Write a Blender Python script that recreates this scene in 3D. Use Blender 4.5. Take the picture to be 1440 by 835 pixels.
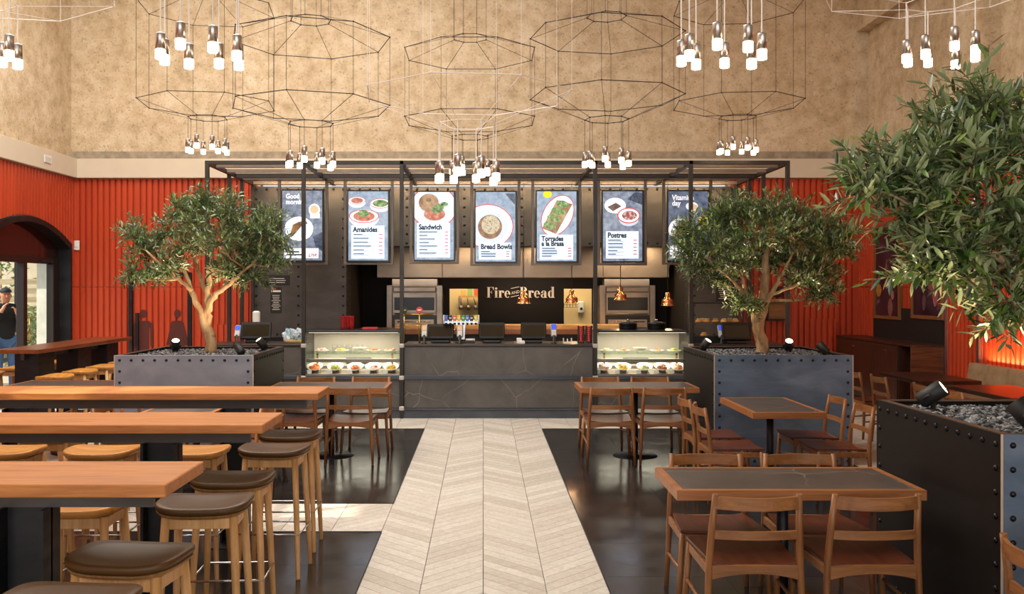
import bpy, bmesh, math, random
from mathutils import Vector, Matrix, Euler
PI = math.pi
random.seed(7)
SC = bpy.context.scene
for o in list(bpy.data.objects):
    bpy.data.objects.remove(o, do_unlink=True)
COL = SC.collection

# ---------------------------------------------------------------- camera
F = 1300.0; VX = 679.5; VY = 405.0; EYE = 1.75
cam_d = bpy.data.cameras.new('camera'); cam = bpy.data.objects.new('camera', cam_d); COL.objects.link(cam)
cam_d.sensor_width = 36; cam_d.lens = 36*F/1440
cam_d.shift_x = (720-VX)/1440; cam_d.shift_y = -(417.5-VY)/1440
cam_d.clip_start = .05; cam_d.clip_end = 200
cam.location = (0, 0, EYE); cam.rotation_euler = (PI/2, 0, 0)
SC.camera = cam

# ---------------------------------------------------------------- view + world
SC.view_settings.view_transform = 'Standard'; SC.view_settings.look = 'None'
SC.view_settings.gamma = 1; SC.view_settings.exposure = 0.0
SC.view_settings.use_curve_mapping = False
wd = bpy.data.worlds.new('world'); SC.world = wd; wd.use_nodes = True
wd.node_tree.nodes['Background'].inputs[0].default_value = (.80, .90, 1.0, 1)
wd.node_tree.nodes['Background'].inputs[1].default_value = 1.1

def light(name, typ, loc, rot, energy, color, **kw):
    d = bpy.data.lights.new(name, typ); d.energy = energy; d.color = color
    for k, v in kw.items(): setattr(d, k, v)
    o = bpy.data.objects.new(name, d); COL.objects.link(o)
    o.location = loc; o.rotation_euler = rot
    return o
# daylight: the glazed street facade behind the camera, and an area light added under the closed ceiling
light('facade_daylight', 'AREA', (-.6, -5.3, 3.6), (PI/2, 0, 0), 450, (1.0, .96, .90), shape='RECTANGLE', size=11.0, size_y=5.6)
light('overhead_fill', 'AREA', (-2.9, 8.8, 7.74), (0, 0, 0), 1180, (1.0, .95, .88), shape='RECTANGLE', size=6.4, size_y=9.0)
# sun through an unseen opening added high in the left wall to shape its patches
sun = light('sun', 'SUN', (-12, 2, 12), (0, 0, 0), 6.5, (1.0, .88, .70), angle=.012)
sun.rotation_euler = Vector((-.9*.719, -.43*.719, .695)).to_track_quat('Z', 'Y').to_euler()

# ---------------------------------------------------------------- helpers
def P(x, y, Y):
    return Vector(((x-VX)*Y/F, Y, EYE-(y-VY)*Y/F))
def PX(x, Y): return (x-VX)*Y/F
def PZ(y, Y): return EYE-(y-VY)*Y/F

def lin(h):
    if isinstance(h, str):
        h = h.lstrip('#'); v = [int(h[i:i+2], 16)/255 for i in (0, 2, 4)]
    else: v = [q/255 for q in h]
    return tuple((q/12.92 if q <= .04045 else ((q+.055)/1.055)**2.4) for q in v)+(1,)

class MB:
    def __init__(s): s.v = []; s.f = []; s.sm = []
    def add(s, vs, fs, smooth=False, M=None):
        o = len(s.v)
        if M is not None: vs = [M @ Vector(q) for q in vs]
        s.v += [tuple(q) for q in vs]
        for f in fs: s.f.append([o+i for i in f]); s.sm.append(smooth)
        return s
    def box(s, x0, x1, y0, y1, z0, z1, b=0, M=None):
        if x0 > x1: x0, x1 = x1, x0
        if y0 > y1: y0, y1 = y1, y0
        if z0 > z1: z0, z1 = z1, z0
        if b <= 0:
            vs = [(x, y, z) for x in (x0, x1) for y in (y0, y1) for z in (z0, z1)]
            return s.add(vs, [(0,1,3,2),(4,6,7,5),(0,4,5,1),(2,3,7,6),(0,2,6,4),(1,5,7,3)], False, M)
        b = min(b, .45*(x1-x0), .45*(y1-y0), .45*(z1-z0))
        lo = (x0, y0, z0); hi = (x1, y1, z1); vs = []; idx = {}
        for i in (0,1):
            for j in (0,1):
                for k in (0,1):
                    sg = (i, j, k)
                    for ax in range(3):
                        p = [(hi[a]-(b if a != ax else 0)) if sg[a] else (lo[a]+(b if a != ax else 0)) for a in range(3)]
                        idx[(sg, ax)] = len(vs); vs.append(p)
        fs = []
        for ax in range(3):
            o1, o2 = [a for a in range(3) if a != ax]
            for q in (0,1):
                c = []
                for (u, w) in ((0,0),(1,0),(1,1),(0,1)):
                    sg = [0,0,0]; sg[ax] = q; sg[o1] = u; sg[o2] = w; c.append(idx[(tuple(sg), ax)])
                fs.append(c)
            for u in (0,1):
                for w in (0,1):
                    a = [0,0,0]; a[o1] = u; a[o2] = w; a2 = list(a); a2[ax] = 1
                    fs.append([idx[(tuple(a), o1)], idx[(tuple(a2), o1)], idx[(tuple(a2), o2)], idx[(tuple(a), o2)]])
        for i in (0,1):
            for j in (0,1):
                for k in (0,1):
                    fs.append([idx[((i,j,k), a)] for a in range(3)])
        return s.add(vs, fs, False, M)
    def tube(s, pts, r, n=8, caps=True, smooth=True, M=None, sy=1.0):
        pts = [Vector(p) for p in pts]; m = len(pts)
        rs = r if isinstance(r, (list, tuple)) else [r]*m
        vs = []; fs = []; up = None
        for i in range(m):
            if i == 0: t = pts[1]-pts[0]
            elif i == m-1: t = pts[-1]-pts[-2]
            else: t = (pts[i+1]-pts[i]).normalized()+(pts[i]-pts[i-1]).normalized()
            if t.length < 1e-9: t = Vector((0,0,1))
            t.normalize()
            if up is None:
                up = Vector((0,0,1)) if abs(t.z) < .9 else Vector((0,1,0))
            u = t.cross(up)
            if u.length < 1e-6: u = t.cross(Vector((1,0,0)))
            u.normalize(); w = u.cross(t).normalized(); up = w
            for k in range(n):
                a = 2*PI*(k+.5)/n
                vs.append(pts[i]+(u*math.cos(a)+w*math.sin(a)*sy)*rs[i])
        for i in range(m-1):
            for k in range(n):
                fs.append((i*n+k, i*n+(k+1)%n, (i+1)*n+(k+1)%n, (i+1)*n+k))
        s.add(vs, fs, smooth, M)
        if caps:
            o = len(s.v)-len(vs)
            s.f.append([o+k for k in range(n)][::-1]); s.sm.append(False)
            s.f.append([o+(m-1)*n+k for k in range(n)]); s.sm.append(False)
        return s
    def lathe(s, prof, n=20, c=(0,0,0), smooth=True, M=None, sx=1, sy=1):
        vs = []; fs = []
        for (r, z) in prof:
            for k in range(n):
                a = 2*PI*k/n
                vs.append((c[0]+sx*r*math.cos(a), c[1]+sy*r*math.sin(a), c[2]+z))
        m = len(prof)
        for i in range(m-1):
            for k in range(n):
                fs.append((i*n+k, i*n+(k+1)%n, (i+1)*n+(k+1)%n, (i+1)*n+k))
        s.add(vs, fs, smooth, M)
        o = len(s.v)-len(vs)
        if prof[0][0] > 1e-5: s.f.append([o+k for k in range(n)][::-1]); s.sm.append(False)
        if prof[-1][0] > 1e-5: s.f.append([o+(m-1)*n+k for k in range(n)]); s.sm.append(False)
        return s
    def prism(s, poly, a, b, axis='y', M=None, smooth=False):
        n = len(poly); vs = []
        for t in (a, b):
            for (u, w) in poly:
                vs.append({'y': (u, t, w), 'z': (u, w, t), 'x': (t, u, w)}[axis])
        fs = [list(range(n)), list(range(2*n-1, n-1, -1))]
        s.add(vs, fs, False, M)
        o = len(s.v)-2*n
        for i in range(n):
            j = (i+1) % n
            s.f.append([o+i, o+n+i, o+n+j, o+j]); s.sm.append(smooth)
        return s
    def ball(s, c, r, n=10, m=7, sz=1.0, half=False, M=None, sx=1, sy=1):
        prof = []
        a0 = 0 if half else -PI/2
        for i in range(m+1):
            a = a0+(PI/2-a0)*i/m
            prof.append((max(r*math.cos(a), 1e-6), r*sz*math.sin(a)))
        return s.lathe(prof, n, c, True, M, sx, sy)
    def grid(s, fn, nu, nv, smooth=True):
        vs = [fn(i/nu, j/nv) for i in range(nu+1) for j in range(nv+1)]; w = nv+1
        return s.add(vs, [(i*w+j, (i+1)*w+j, (i+1)*w+j+1, i*w+j+1) for i in range(nu) for j in range(nv)], smooth)
    def build(s, name, m, parent=None, loc=None, rz=0, fix=True):
        me = bpy.data.meshes.new(name)
        me.from_pydata(s.v, [], s.f); me.polygons.foreach_set('use_smooth', s.sm)
        me.update()
        if fix:
            bm = bmesh.new(); bm.from_mesh(me); bmesh.ops.recalc_face_normals(bm, faces=bm.faces); bm.to_mesh(me); bm.free()
        if m is not None: me.materials.append(m)
        o = bpy.data.objects.new(name, me); COL.objects.link(o)
        if parent: o.parent = parent
        if loc is not None: o.location = loc
        o.rotation_euler.z = rz
        return o

def tag(o, label=None, cat=None, group=None, kind=None):
    if label: o['label'] = label
    if cat: o['category'] = cat
    if group: o['group'] = group
    if kind: o['kind'] = kind
    return o
def thing(name, label, cat, loc=(0,0,0), rz=0, group=None):
    o = bpy.data.objects.new(name, None); COL.objects.link(o)
    o.empty_display_size = .1
    o.location = loc; o.rotation_euler = (0, 0, rz)
    return tag(o, label, cat, group)
def struct(mb, name, m, parent=None):
    o = mb.build(name, m, parent)
    if not parent: o['kind'] = 'structure'
    return o
def kids(o): return [c for c in COL.objects if c.parent == o]
_kidmap = {}
def dup(root, loc, rz=0, label=None, group=None, scale=None):
    def cp(o, par):
        c = o.copy(); COL.objects.link(c)
        if par is not None: c.parent = par
        for k in o.children: cp(k, c)
        return c
    r = cp(root, None)
    r.location = loc; r.rotation_euler = (0, 0, rz)
    if label: r['label'] = label
    if group: r['group'] = group
    if scale: r.scale = scale
    return r
def piece(src, parent, loc, rz=0, name=None):      # a repeat of one part, sharing its mesh
    c = src.copy(); COL.objects.link(c); c.parent = parent; c.location = loc; c.rotation_euler.z = rz
    return c

# ---------------------------------------------------------------- materials
class NT:
    def __init__(s, name):
        s.m = bpy.data.materials.new(name); s.m.use_nodes = True
        s.t = s.m.node_tree; s.b = s.t.nodes['Principled BSDF']
    def n(s, typ, **kw):
        q = s.t.nodes.new(typ)
        for k, v in kw.items():
            if isinstance(k, str) and k in q.inputs.keys(): q.inputs[k].default_value = v
            else: setattr(q, k, v)
        return q
    def l(s, a, b): s.t.links.new(a, b)
    def coords(s, scale=(1,1,1), rnd=True, kind='Object'):
        tc = s.n('ShaderNodeTexCoord'); mp = s.n('ShaderNodeMapping'); mp.inputs['Scale'].default_value = scale
        if rnd:
            oi = s.n('ShaderNodeObjectInfo'); mu = s.n('ShaderNodeVectorMath', operation='SCALE'); mu.inputs['Scale'].default_value = 37.0
            cb = s.n('ShaderNodeCombineXYZ'); s.l(oi.outputs['Random'], cb.inputs[0]); s.l(oi.outputs['Random'], cb.inputs[1]); s.l(oi.outputs['Random'], cb.inputs[2])
            s.l(cb.outputs[0], mu.inputs[0]); ad = s.n('ShaderNodeVectorMath', operation='ADD')
            s.l(tc.outputs[kind], ad.inputs[0]); s.l(mu.outputs[0], ad.inputs[1]); s.l(ad.outputs[0], mp.inputs[0])
        else: s.l(tc.outputs[kind], mp.inputs[0])
        return mp.outputs[0]
    def noise(s, vec, scale, detail=4, rough=.55, dist=0):
        q = s.n('ShaderNodeTexNoise'); q.inputs['Scale'].default_value = scale; q.inputs['Detail'].default_value = detail
        q.inputs['Roughness'].default_value = rough; q.inputs['Distortion'].default_value = dist
        s.l(vec, q.inputs['Vector']); return q.outputs['Fac']
    def ramp(s, fac, stops):
        q = s.n('ShaderNodeValToRGB'); e = q.color_ramp.elements
        while len(e) < len(stops): e.new(.5)
        for i, (p, c) in enumerate(stops):
            e[i].position = p; e[i].color = c if len(c) == 4 else tuple(c)+(1,)
        s.l(fac, q.inputs[0]); return q.outputs[0]
    def mix(s, fac, a, b, mode='MIX'):
        q = s.n('ShaderNodeMix', data_type='RGBA', blend_type=mode)
        for sock, val in ((q.inputs[0], fac), (q.inputs[6], a), (q.inputs[7], b)):
            if hasattr(val, 'is_linked'): s.l(val, sock)
            else: sock.default_value = val
        return q.outputs[2]
    def bump(s, h, strength=.3, dist=.01):
        q = s.n('ShaderNodeBump'); q.inputs['Strength'].default_value = strength; q.inputs['Distance'].default_value = dist
        s.l(h, q.inputs['Height']); s.l(q.outputs[0], s.b.inputs['Normal'])
    def setp(s, rough=None, metal=None, spec=None, **kw):
        if rough is not None: s.b.inputs['Roughness'].default_value = rough
        if metal is not None: s.b.inputs['Metallic'].default_value = metal
        if spec is not None: s.b.inputs['Specular IOR Level'].default_value = spec
        return s
    def col(s, c):
        if hasattr(c, 'is_linked'): s.l(c, s.b.inputs['Base Color'])
        else: s.b.inputs['Base Color'].default_value = c
        return s

def plain(name, c, rough=.5, metal=0, var=.12, scale=6, spec=.5, bump=0):
    q = NT(name); c = lin(c); v = q.coords()
    f = q.noise(v, scale, 3)
    lo = tuple(x*(1-var) for x in c[:3])+(1,); hi = tuple(min(1, x*(1+var)) for x in c[:3])+(1,)
    q.col(q.ramp(f, [(.3, lo), (.7, hi)])).setp(rough, metal, spec)
    if bump: q.bump(f, bump, .01)
    return q.m
def wood(name, dark, light_, axis='x', rough=.42, ringscale=9, spec=.4):
    q = NT(name)
    sc = {'x': (1.2, 14, 14), 'y': (14, 1.2, 14), 'z': (14, 14, 1.2)}[axis]
    v = q.coords(sc)
    a = q.noise(v, 1.6, 5, .6, .6); b = q.noise(v, 7, 3, .6)
    md = tuple((p+r)/2 for p, r in zip(lin(dark), lin(light_)))
    c1 = q.ramp(a, [(.28, lin(dark)), (.5, md), (.72, lin(light_))])
    c2 = q.ramp(b, [(.35, (.72,.68,.64,1)), (.6, (1,1,1,1))])
    q.col(q.mix(.55, c1, c2, 'MULTIPLY')).setp(rough, 0, spec)
    q.bump(b, .08, .003)
    return q.m
def emit(name, c, strength=1.0, rough=.4):
    q = NT(name); q.col(lin(c)).setp(rough, 0, .3)
    q.b.inputs['Emission Color'].default_value = lin(c); q.b.inputs['Emission Strength'].default_value = strength
    return q.m
def emit2(name, stops, scale, strength=1.0, base=.02, detail=5, stretch=(1,1,1)):   # printed picture on a lit screen
    q = NT(name); v = q.coords(stretch); f = q.noise(v, scale, detail, .65)
    c = q.ramp(f, [(p, lin(k)) for p, k in stops])
    q.b.inputs['Base Color'].default_value = (.02,.02,.02,1); q.setp(.12, 0, .5)
    q.l(c, q.b.inputs['Emission Color']); q.b.inputs['Emission Strength'].default_value = strength
    return q.m
def glass(name, tint=(1,1,1,1), rough=0.0):
    q = NT(name); t = q.t
    g = q.n('ShaderNodeBsdfGlossy'); g.inputs['Roughness'].default_value = rough
    tr = q.n('ShaderNodeBsdfTransparent'); tr.inputs[0].default_value = tint
    fr = q.n('ShaderNodeFresnel'); fr.inputs[0].default_value = 1.45
    ge = q.n('ShaderNodeNewGeometry'); iv = q.n('ShaderNodeMath', operation='SUBTRACT'); iv.inputs[0].default_value = 1; q.l(ge.outputs['Backfacing'], iv.inputs[1]); ml = q.n('ShaderNodeMath', operation='MULTIPLY'); q.l(fr.outputs[0], ml.inputs[0]); q.l(iv.outputs[0], ml.inputs[1])
    mx = q.n('ShaderNodeMixShader'); q.l(ml.outputs[0], mx.inputs[0]); q.l(tr.outputs[0], mx.inputs[1]); q.l(g.outputs[0], mx.inputs[2])
    q.l(mx.outputs[0], t.nodes['Material Output'].inputs[0])
    return q.m

M = {}
# rough plaster
def plaster(name, sh=1.0):
    q = NT(name); v = q.coords((1,1,1), False)
    a = q.noise(v, .9, 6, .62, .4); b = q.noise(v, 5, 6, .7); c = q.noise(v, 26, 4, .7)
    base = q.ramp(a, [(.3, lin('#c8b294')), (.5, lin('#d5c1a4')), (.7, lin('#decbb0'))])
    fine = q.ramp(b, [(.30, lin('#a8977e')), (.46, lin('#e2d6c2')), (.6, (1,1,1,1))])
    q1 = q.mix(.55, base, fine, 'MULTIPLY')
    pit = q.ramp(c, [(.33, lin('#7f6d58')), (.43, (1,1,1,1))])
    q.col(q.mix(.5, q1, pit, 'MULTIPLY')).setp(.95, 0, .1)
    q.bump(c, .55, .02)
    return q.m
M['plaster'] = plaster('rough_plaster')
M['concrete'] = plain('weathered_concrete', '#9a8c78', .95, 0, .25, 9, .1, .4)
M['band'] = plain('beige_band', '#cfc0aa', .8, 0, .03, 3, .2)
M['ceiling'] = plain('ceiling_plaster', '#b3a38c', .95, 0, .06, 3, .1)
def redmat():
    q = NT('red_lacquered_sheet'); v = q.coords((1,1,.3), False)
    f = q.noise(v, 3, 4)
    q.col(q.ramp(f, [(.3, lin('#ab3a1c')), (.7, lin('#bf4522'))])).setp(.45, 0, .4)
    return q.m
M['red'] = redmat()
M['red_dark'] = plain('dark_red_paint', '#4f1a10', .5, 0, .1)
def plankmat():
    q = NT('pale_oak_plank'); v = q.coords((3,3,3))
    oi = q.n('ShaderNodeObjectInfo'); ge = q.n('ShaderNodeNewGeometry')
    ad = q.n('ShaderNodeMath', operation='ADD'); q.l(oi.outputs['Random'], ad.inputs[0]); q.l(ge.outputs['Random Per Island'], ad.inputs[1])
    fr = q.n('ShaderNodeMath', operation='FRACT'); q.l(ad.outputs[0], fr.inputs[0])
    c = q.ramp(fr.outputs[0], [(0, lin('#b9b1a6')), (.5, lin('#c6bfb5')), (1, lin('#d0cac1'))])
    n1 = q.noise(v, 7, 5, .65, 1.2)
    g = q.ramp(n1, [(.35, lin('#ddd4ca')), (.6, (1,1,1,1))])
    q.col(q.mix(.6, c, g, 'MULTIPLY')).setp(.5, 0, .35)
    return q.m
M['plank'] = plankmat()
M['grout'] = plain('dark_joint', '#3a342d', .9)
def tilemat():
    q = NT('polished_dark_tile'); v = q.coords((1,1,1))
    a = q.noise(v, 2.2, 6, .6, .5)
    q.col(q.ramp(a, [(.3, lin('#1b1817')), (.55, lin('#272422')), (.75, lin('#322e2b'))]))
    r = q.ramp(a, [(.3, (.12,.12,.12,1)), (.7, (.24,.24,.24,1))]); q.l(r, q.b.inputs['Roughness'])
    q.setp(None, 0, .38); return q.m
M['tile'] = tilemat()
def bluesteel(name, c1, c2, c3, rough=.34, metal=.85, sc=(1.2,1.2,3)):
    q = NT(name); v = q.coords(sc); a = q.noise(v, 1.4, 5, .6, .6)
    q.col(q.ramp(a, [(.3, lin(c1)), (.5, lin(c2)), (.72, lin(c3))]))
    b = q.noise(v, 6, 4); r = q.ramp(b, [(.3, (rough-.06,)*3+(1,)), (.7, (rough+.12,)*3+(1,))]); q.l(r, q.b.inputs['Roughness'])
    q.setp(None, metal, .5); return q.m
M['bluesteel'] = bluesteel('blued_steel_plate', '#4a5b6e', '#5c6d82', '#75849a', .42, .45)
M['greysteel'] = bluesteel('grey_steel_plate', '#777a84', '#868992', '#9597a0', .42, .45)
M['side_in_shade'] = plain('shaded_side_steel', '#15100e', .5, 0, .15, 4, .25)  # planter sides near black: their shade and dark reflections put into the colour
M['darksteel'] = bluesteel('dark_rolled_steel', '#3c3a38', '#474442', '#53504d', .42, .3)
M['greyrail'] = bluesteel('grey_frame_steel', '#3c4046', '#484c52', '#565a60', .42, .4)
M['blacksteel'] = bluesteel('black_steel', '#1c1c1e', '#262628', '#303032', .45, .6)
M['lit_rail'] = plain('lit_rail_steel', '#7d6f61', .5, .3, .12, 8)  # paler copy for the inner rails, light from above put into the colour
M['barsteel'] = plain('pergola_steel', '#3b3734', .45, .6, .15, 8)
M['rivet'] = plain('rivet_steel', '#2a2a2c', .35, .8, .1)
M['stainless'] = bluesteel('stainless_steel', '#93867a', '#9d9084', '#a89b8f', .34, .8, (1,1,2))
M['chrome'] = plain('chrome', '#c9c9cb', .16, 1, .03)
M['brushed'] = plain('brushed_nickel', '#b9b6b4', .3, 1, .05)
M['copper'] = plain('polished_copper', '#e0966a', .2, 1, .05)
M['brass'] = plain('brass', '#c9a660', .25, 1, .05)
def marble(name, c1, c2, vein, vw=.005, g0=.45):
    q = NT(name); v = q.coords((1,1,1)); a = q.noise(v, 3, 6, .6, .3)
    base = q.ramp(a, [(.3, lin(c1)), (.7, lin(c2))])
    nz = q.n('ShaderNodeTexNoise'); nz.inputs['Scale'].default_value = 2.0; nz.inputs['Detail'].default_value = 4; q.l(v, nz.inputs['Vector'])
    ad = q.n('ShaderNodeVectorMath', operation='MULTIPLY_ADD'); q.l(nz.outputs['Color'], ad.inputs[0]); ad.inputs[1].default_value = (.22,.22,.22); q.l(v, ad.inputs[2])
    vo = q.n('ShaderNodeTexVoronoi', feature='DISTANCE_TO_EDGE'); vo.inputs['Scale'].default_value = 1.5; q.l(ad.outputs[0], vo.inputs['Vector'])
    ve = q.ramp(vo.outputs['Distance'], [(0, (.8,.8,.8,1)), (vw, (0,0,0,1))])
    w2 = q.noise(v, 2.2, 2, .5, .8)
    gate = q.ramp(w2, [(g0, (0,0,0,1)), (g0+.17, (1,1,1,1))])
    vm = q.mix(1, ve, gate, 'MULTIPLY')
    q.col(q.mix(vm, base, lin(vein))).setp(.4, 0, .4)
    return q.m
M['marble'] = marble('charcoal_marble', '#4a4643', '#5e5955', '#8b847d', .007, .4)
M['marble_top'] = marble('dark_stone_top', '#403834', '#524843', '#958c84', .006, .38)
M['oak'] = wood('light_oak', '#b98850', '#dcb07a', 'z')
M['oak_seat'] = wood('golden_oak_seat', '#a86c2c', '#cf9448', 'x', .4)
M['slab'] = wood('honey_oak_table', '#a4622c', '#cc8646', 'x', .42)
M['slab_dark'] = wood('brown_oak_table', '#5b2f18', '#85492a', 'y', .3)
M['walnut'] = wood('walnut_chair', '#6a4022', '#99663a', 'z', .38)
M['walnut_x'] = wood('walnut_rail', '#6e4324', '#9f6b3e', 'x', .38)
M['walnut_seat'] = wood('walnut_seat', '#4a2415', '#6b3822', 'y', .35)
M['table_edge'] = wood('walnut_table_edge', '#845029', '#ae7142', 'x', .38)
M['cab'] = wood('dark_walnut_cabinet', '#2c160d', '#46261a', 'z', .4)
M['cab_end'] = wood('figured_walnut', '#3a1d10', '#7a4a2c', 'x', .4)
M['slab_black'] = wood('blackish_brown_table', '#27150e', '#43271a', 'y', .3)
M['leather'] = plain('brown_leather', '#4c3214', .45, 0, .15, 5, .35, .05)
M['velvet'] = plain('beige_velvet', '#8d7254', .8, 0, .2, 8, .3, .2)
M['black'] = plain('matt_black', '#141312', .55, 0, .1)
M['blackgloss'] = plain('black_plastic', '#121212', .3, 0, .1)
M['blackwall'] = plain('black_wall_paint', '#1d1917', .7, 0, .06, 4, .2)
M['white'] = plain('white_plastic', '#dedbd5', .45, 0, .03)
M['porcelain'] = plain('white_porcelain', '#ece6dc', .25, 0, .03)
M['glass'] = glass('clear_glass', (.96,.98,.97,1))
M['glass_green'] = glass('glass_edge_green', (.82,.93,.88,1))
M['wireblack'] = plain('black_wire', '#2a2522', .5, .3, .05)
M['wirewhite'] = plain('white_cable', '#e6e2dc', .5, 0, .03)
M['lampglass'] = emit('glowing_lamp_glass', '#ffe3bd', 10)
M['spotglass'] = emit('spotlight_lens', '#ffdcae', 12)
M['ledwarm'] = emit('warm_led_strip', '#ffb36b', 1.2)
M['downlight'] = emit('warm_downlight', '#ffce8c', 8)
M['cream'] = plain('cream_wall', '#dcc08c', .8, 0, .04)
def leafmat(name, g1, g2, g3, under):
    q = NT(name); oi = q.n('ShaderNodeObjectInfo'); ge = q.n('ShaderNodeNewGeometry')
    ad = q.n('ShaderNodeMath', operation='ADD'); q.l(oi.outputs['Random'], ad.inputs[0]); q.l(ge.outputs['Random Per Island'], ad.inputs[1])
    fr = q.n('ShaderNodeMath', operation='FRACT'); q.l(ad.outputs[0], fr.inputs[0])
    c = q.ramp(fr.outputs[0], [(0, lin(g1)), (.45, lin(g2)), (.9, lin(g3)), (1, lin('#8f9a3e'))])
    q.col(q.mix(ge.outputs['Backfacing'], c, lin(under))).setp(.32, 0, .75)
    return q.m
M['leaf'] = leafmat('olive_leaf', '#1d3415', '#355422', '#628030', '#93a274')
M['hedge'] = leafmat('hedge_leaf', '#3c5a2c', '#587a3c', '#7c9c52', '#9aa878')
def barkmat():
    q = NT('olive_bark'); v = q.coords((5,5,1.4)); a = q.noise(v, 2.5, 6, .65, .8)
    q.col(q.ramp(a, [(.3, lin('#7a5d40')), (.5, lin('#b0906a')), (.7, lin('#cbb08a'))])).setp(.85, 0, .2); q.bump(a, .5, .02)
    return q.m
M['bark'] = barkmat()
def chipmat():
    q = NT('slate_chips'); ge = q.n('ShaderNodeNewGeometry')
    q.col(q.ramp(ge.outputs['Random Per Island'], [(0, lin('#3c3d40')), (.5, lin('#6d6f73')), (1, lin('#a5a6a8'))])).setp(.6, 0, .4)
    return q.m
M['chips'] = chipmat()
M['soil'] = plain('dark_soil', '#232224', .95, 0, .3, 30)
# ================================================================ SETTING
CW = .366; PITCH = .127
XL, XR, YB = -6.84, 6.27, 15.5          # red lining planes
fl = struct(MB().box(-7.1, 6.7, -5.1, 15.6, -.12, -.016), 'floor', M['grout'])
MATS = [(-3.66, -.732, 7.51, 11.49), (-3.66, -.732, 2.65, 6.63), (.732, 3.66, 2.65, 11.49)]
def plank_mb(mb, k, y, x0=None, yy=None):
    x0 = k*CW; x1 = x0+CW
    up = (k % 2 != 0)                                    # column just left of the middle seam climbs to the right
    s0, s1 = (0, CW) if up else (CW, 0)
    g = .002
    a = [(x0+g, y+s0+g), (x1-g, y+s1+g), (x1-g, y+s1+PITCH-g), (x0+g, y+s0+PITCH-g)]
    vs = [(p[0], p[1], -.014) for p in a]+[(p[0], p[1], 0) for p in a]
    mb.add(vs, [(4,5,6,7), (0,1,5,4), (1,2,6,5), (2,3,7,6), (3,0,4,7)])
proto = {}
for k in (-1, 0):
    mb = MB(); plank_mb(mb, k, 0); mb.v = [(p[0]-k*CW, p[1], p[2]) for p in mb.v]
    proto[k % 2] = mb.build('plank', M['plank'], None)
rest = MB(); first = {0: True, 1: True}; nsep = 0
def inmat(x0, x1, y0, y1):
    return any(x0 >= m[0]-.01 and x1 <= m[1]+.01 and y0 >= m[2] and y1 <= m[3] for m in MATS)
for k in range(-19, 18):
    for j in range(-40, 122):
        y = j*PITCH; y0, y1 = y, y+CW+PITCH
        if inmat(k*CW, k*CW+CW, y0, y1): continue
        if y1 > 15.45 and abs(k*CW) < 3.6: continue
        if y1 > 15.5: continue
        sep = (-2 <= k <= 1 and 4.75 < y < 12.3) or (-9 <= k <= -3 and 6.3 < y < 7.4)
        if sep and nsep < 300:
            nsep += 1; t = k % 2
            if first[t]: o = proto[t]; first[t] = False; o.parent = fl
            else: o = proto[t].copy(); COL.objects.link(o); o.parent = fl
            o.location = (k*CW, y, 0)
        else: plank_mb(rest, k, y)
tag(rest.build('plank_field', M['plank'], fl), kind='stuff')
# polished dark tile fields
TS = .732
tl0 = None
for (x0, x1, y0, y1) in MATS:
    ny = round((y1-y0)/TS); h = (y1-y0)/ny
    for i in range(4):
        for j in range(ny):
            mb = MB().box(.001, TS-.001, .001, h-.001, -.014, .003, .001)
            mb.build('floor_tile', M['tile'], fl, (x0+i*TS, y0+j*h, 0))
    e = MB().box(x0-.006, x0, y0, y1, -.01, .006).box(x1, x1+.006, y0, y1, -.01, .006).box(x0, x1, y0-.006, y0, -.01, .006).box(x0, x1, y1, y1+.006, -.01, .006)
    e.build('edge_strip', M['blacksteel'], fl)

# ---- walls
wb = struct(MB().box(-7.1, 6.7, 15.55, 15.75, 3.5, 8.0).box(-7.06, -3.75, 15.55, 15.75, 0, 3.5).box(4.12, 6.7, 15.55, 15.75, 0, 3.5), 'wall_back', M['plaster'])
def arch(y):
    t = (y-13.9)/1.4
    return 0 if abs(t) >= 1 else 2.47+.36*(1-t*t)
wl = MB().box(-7.13, -6.93, -5.1, 4.0, 3.5, 8.0).box(-7.13, -6.93, 5.7, 15.55, 3.5, 8.0).box(-7.13, -6.93, 4.0, 5.7, 3.5, 5.1).box(-7.13, -6.93, 4.0, 5.7, 6.6, 8.0)
wl.box(-7.13, -6.88, -5.1, 12.5, 0, 3.5).box(-7.13, -6.88, 15.3, 15.55, 0, 3.5)
ys = [12.5+2.8*i/24 for i in range(25)]
wl.prism([(12.5, 3.5)]+[(y, max(arch(y), 2.47)) for y in ys]+[(15.3, 3.5)], -7.13, -6.88, 'x')
wl = struct(wl, 'wall_left', M['plaster'])
wr = MB().box(6.47, 6.7, -5.1, 15.55, 3.5, 8.0).box(6.33, 6.7, -5.1, 15.55, 0, 3.5)
wr = struct(wr, 'wall_right', M['plaster'])
# pilaster and downstand beam of the right wall
struct(MB().box(6.2, 6.47, 11.55, 12.35, 3.91, 8.0), 'trim_5', M['plaster'])
bm_ = MB().box(6.27, 6.47, 12.35, 15.55, 6.05, 8.0)
struct(bm_, 'trim_6', M['plaster'])
# band, weathered ledge
struct(MB().box(-6.78, 6.23, 15.42, 15.55, 3.59, 3.91, .004), 'trim_1', M['band'])
t2 = struct(MB().box(-6.93, -6.78, -5, 15.55, 3.59, 3.91, .004), 'trim_2', M['band'])
struct(MB().box(6.23, 6.47, -5, 15.55, 3.59, 3.91, .004), 'trim_3', M['band'])
struct(MB().box(-6.93, 6.47, 15.5, 15.55, 3.91, 4.04), 'trim_4', M['concrete'])
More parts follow.
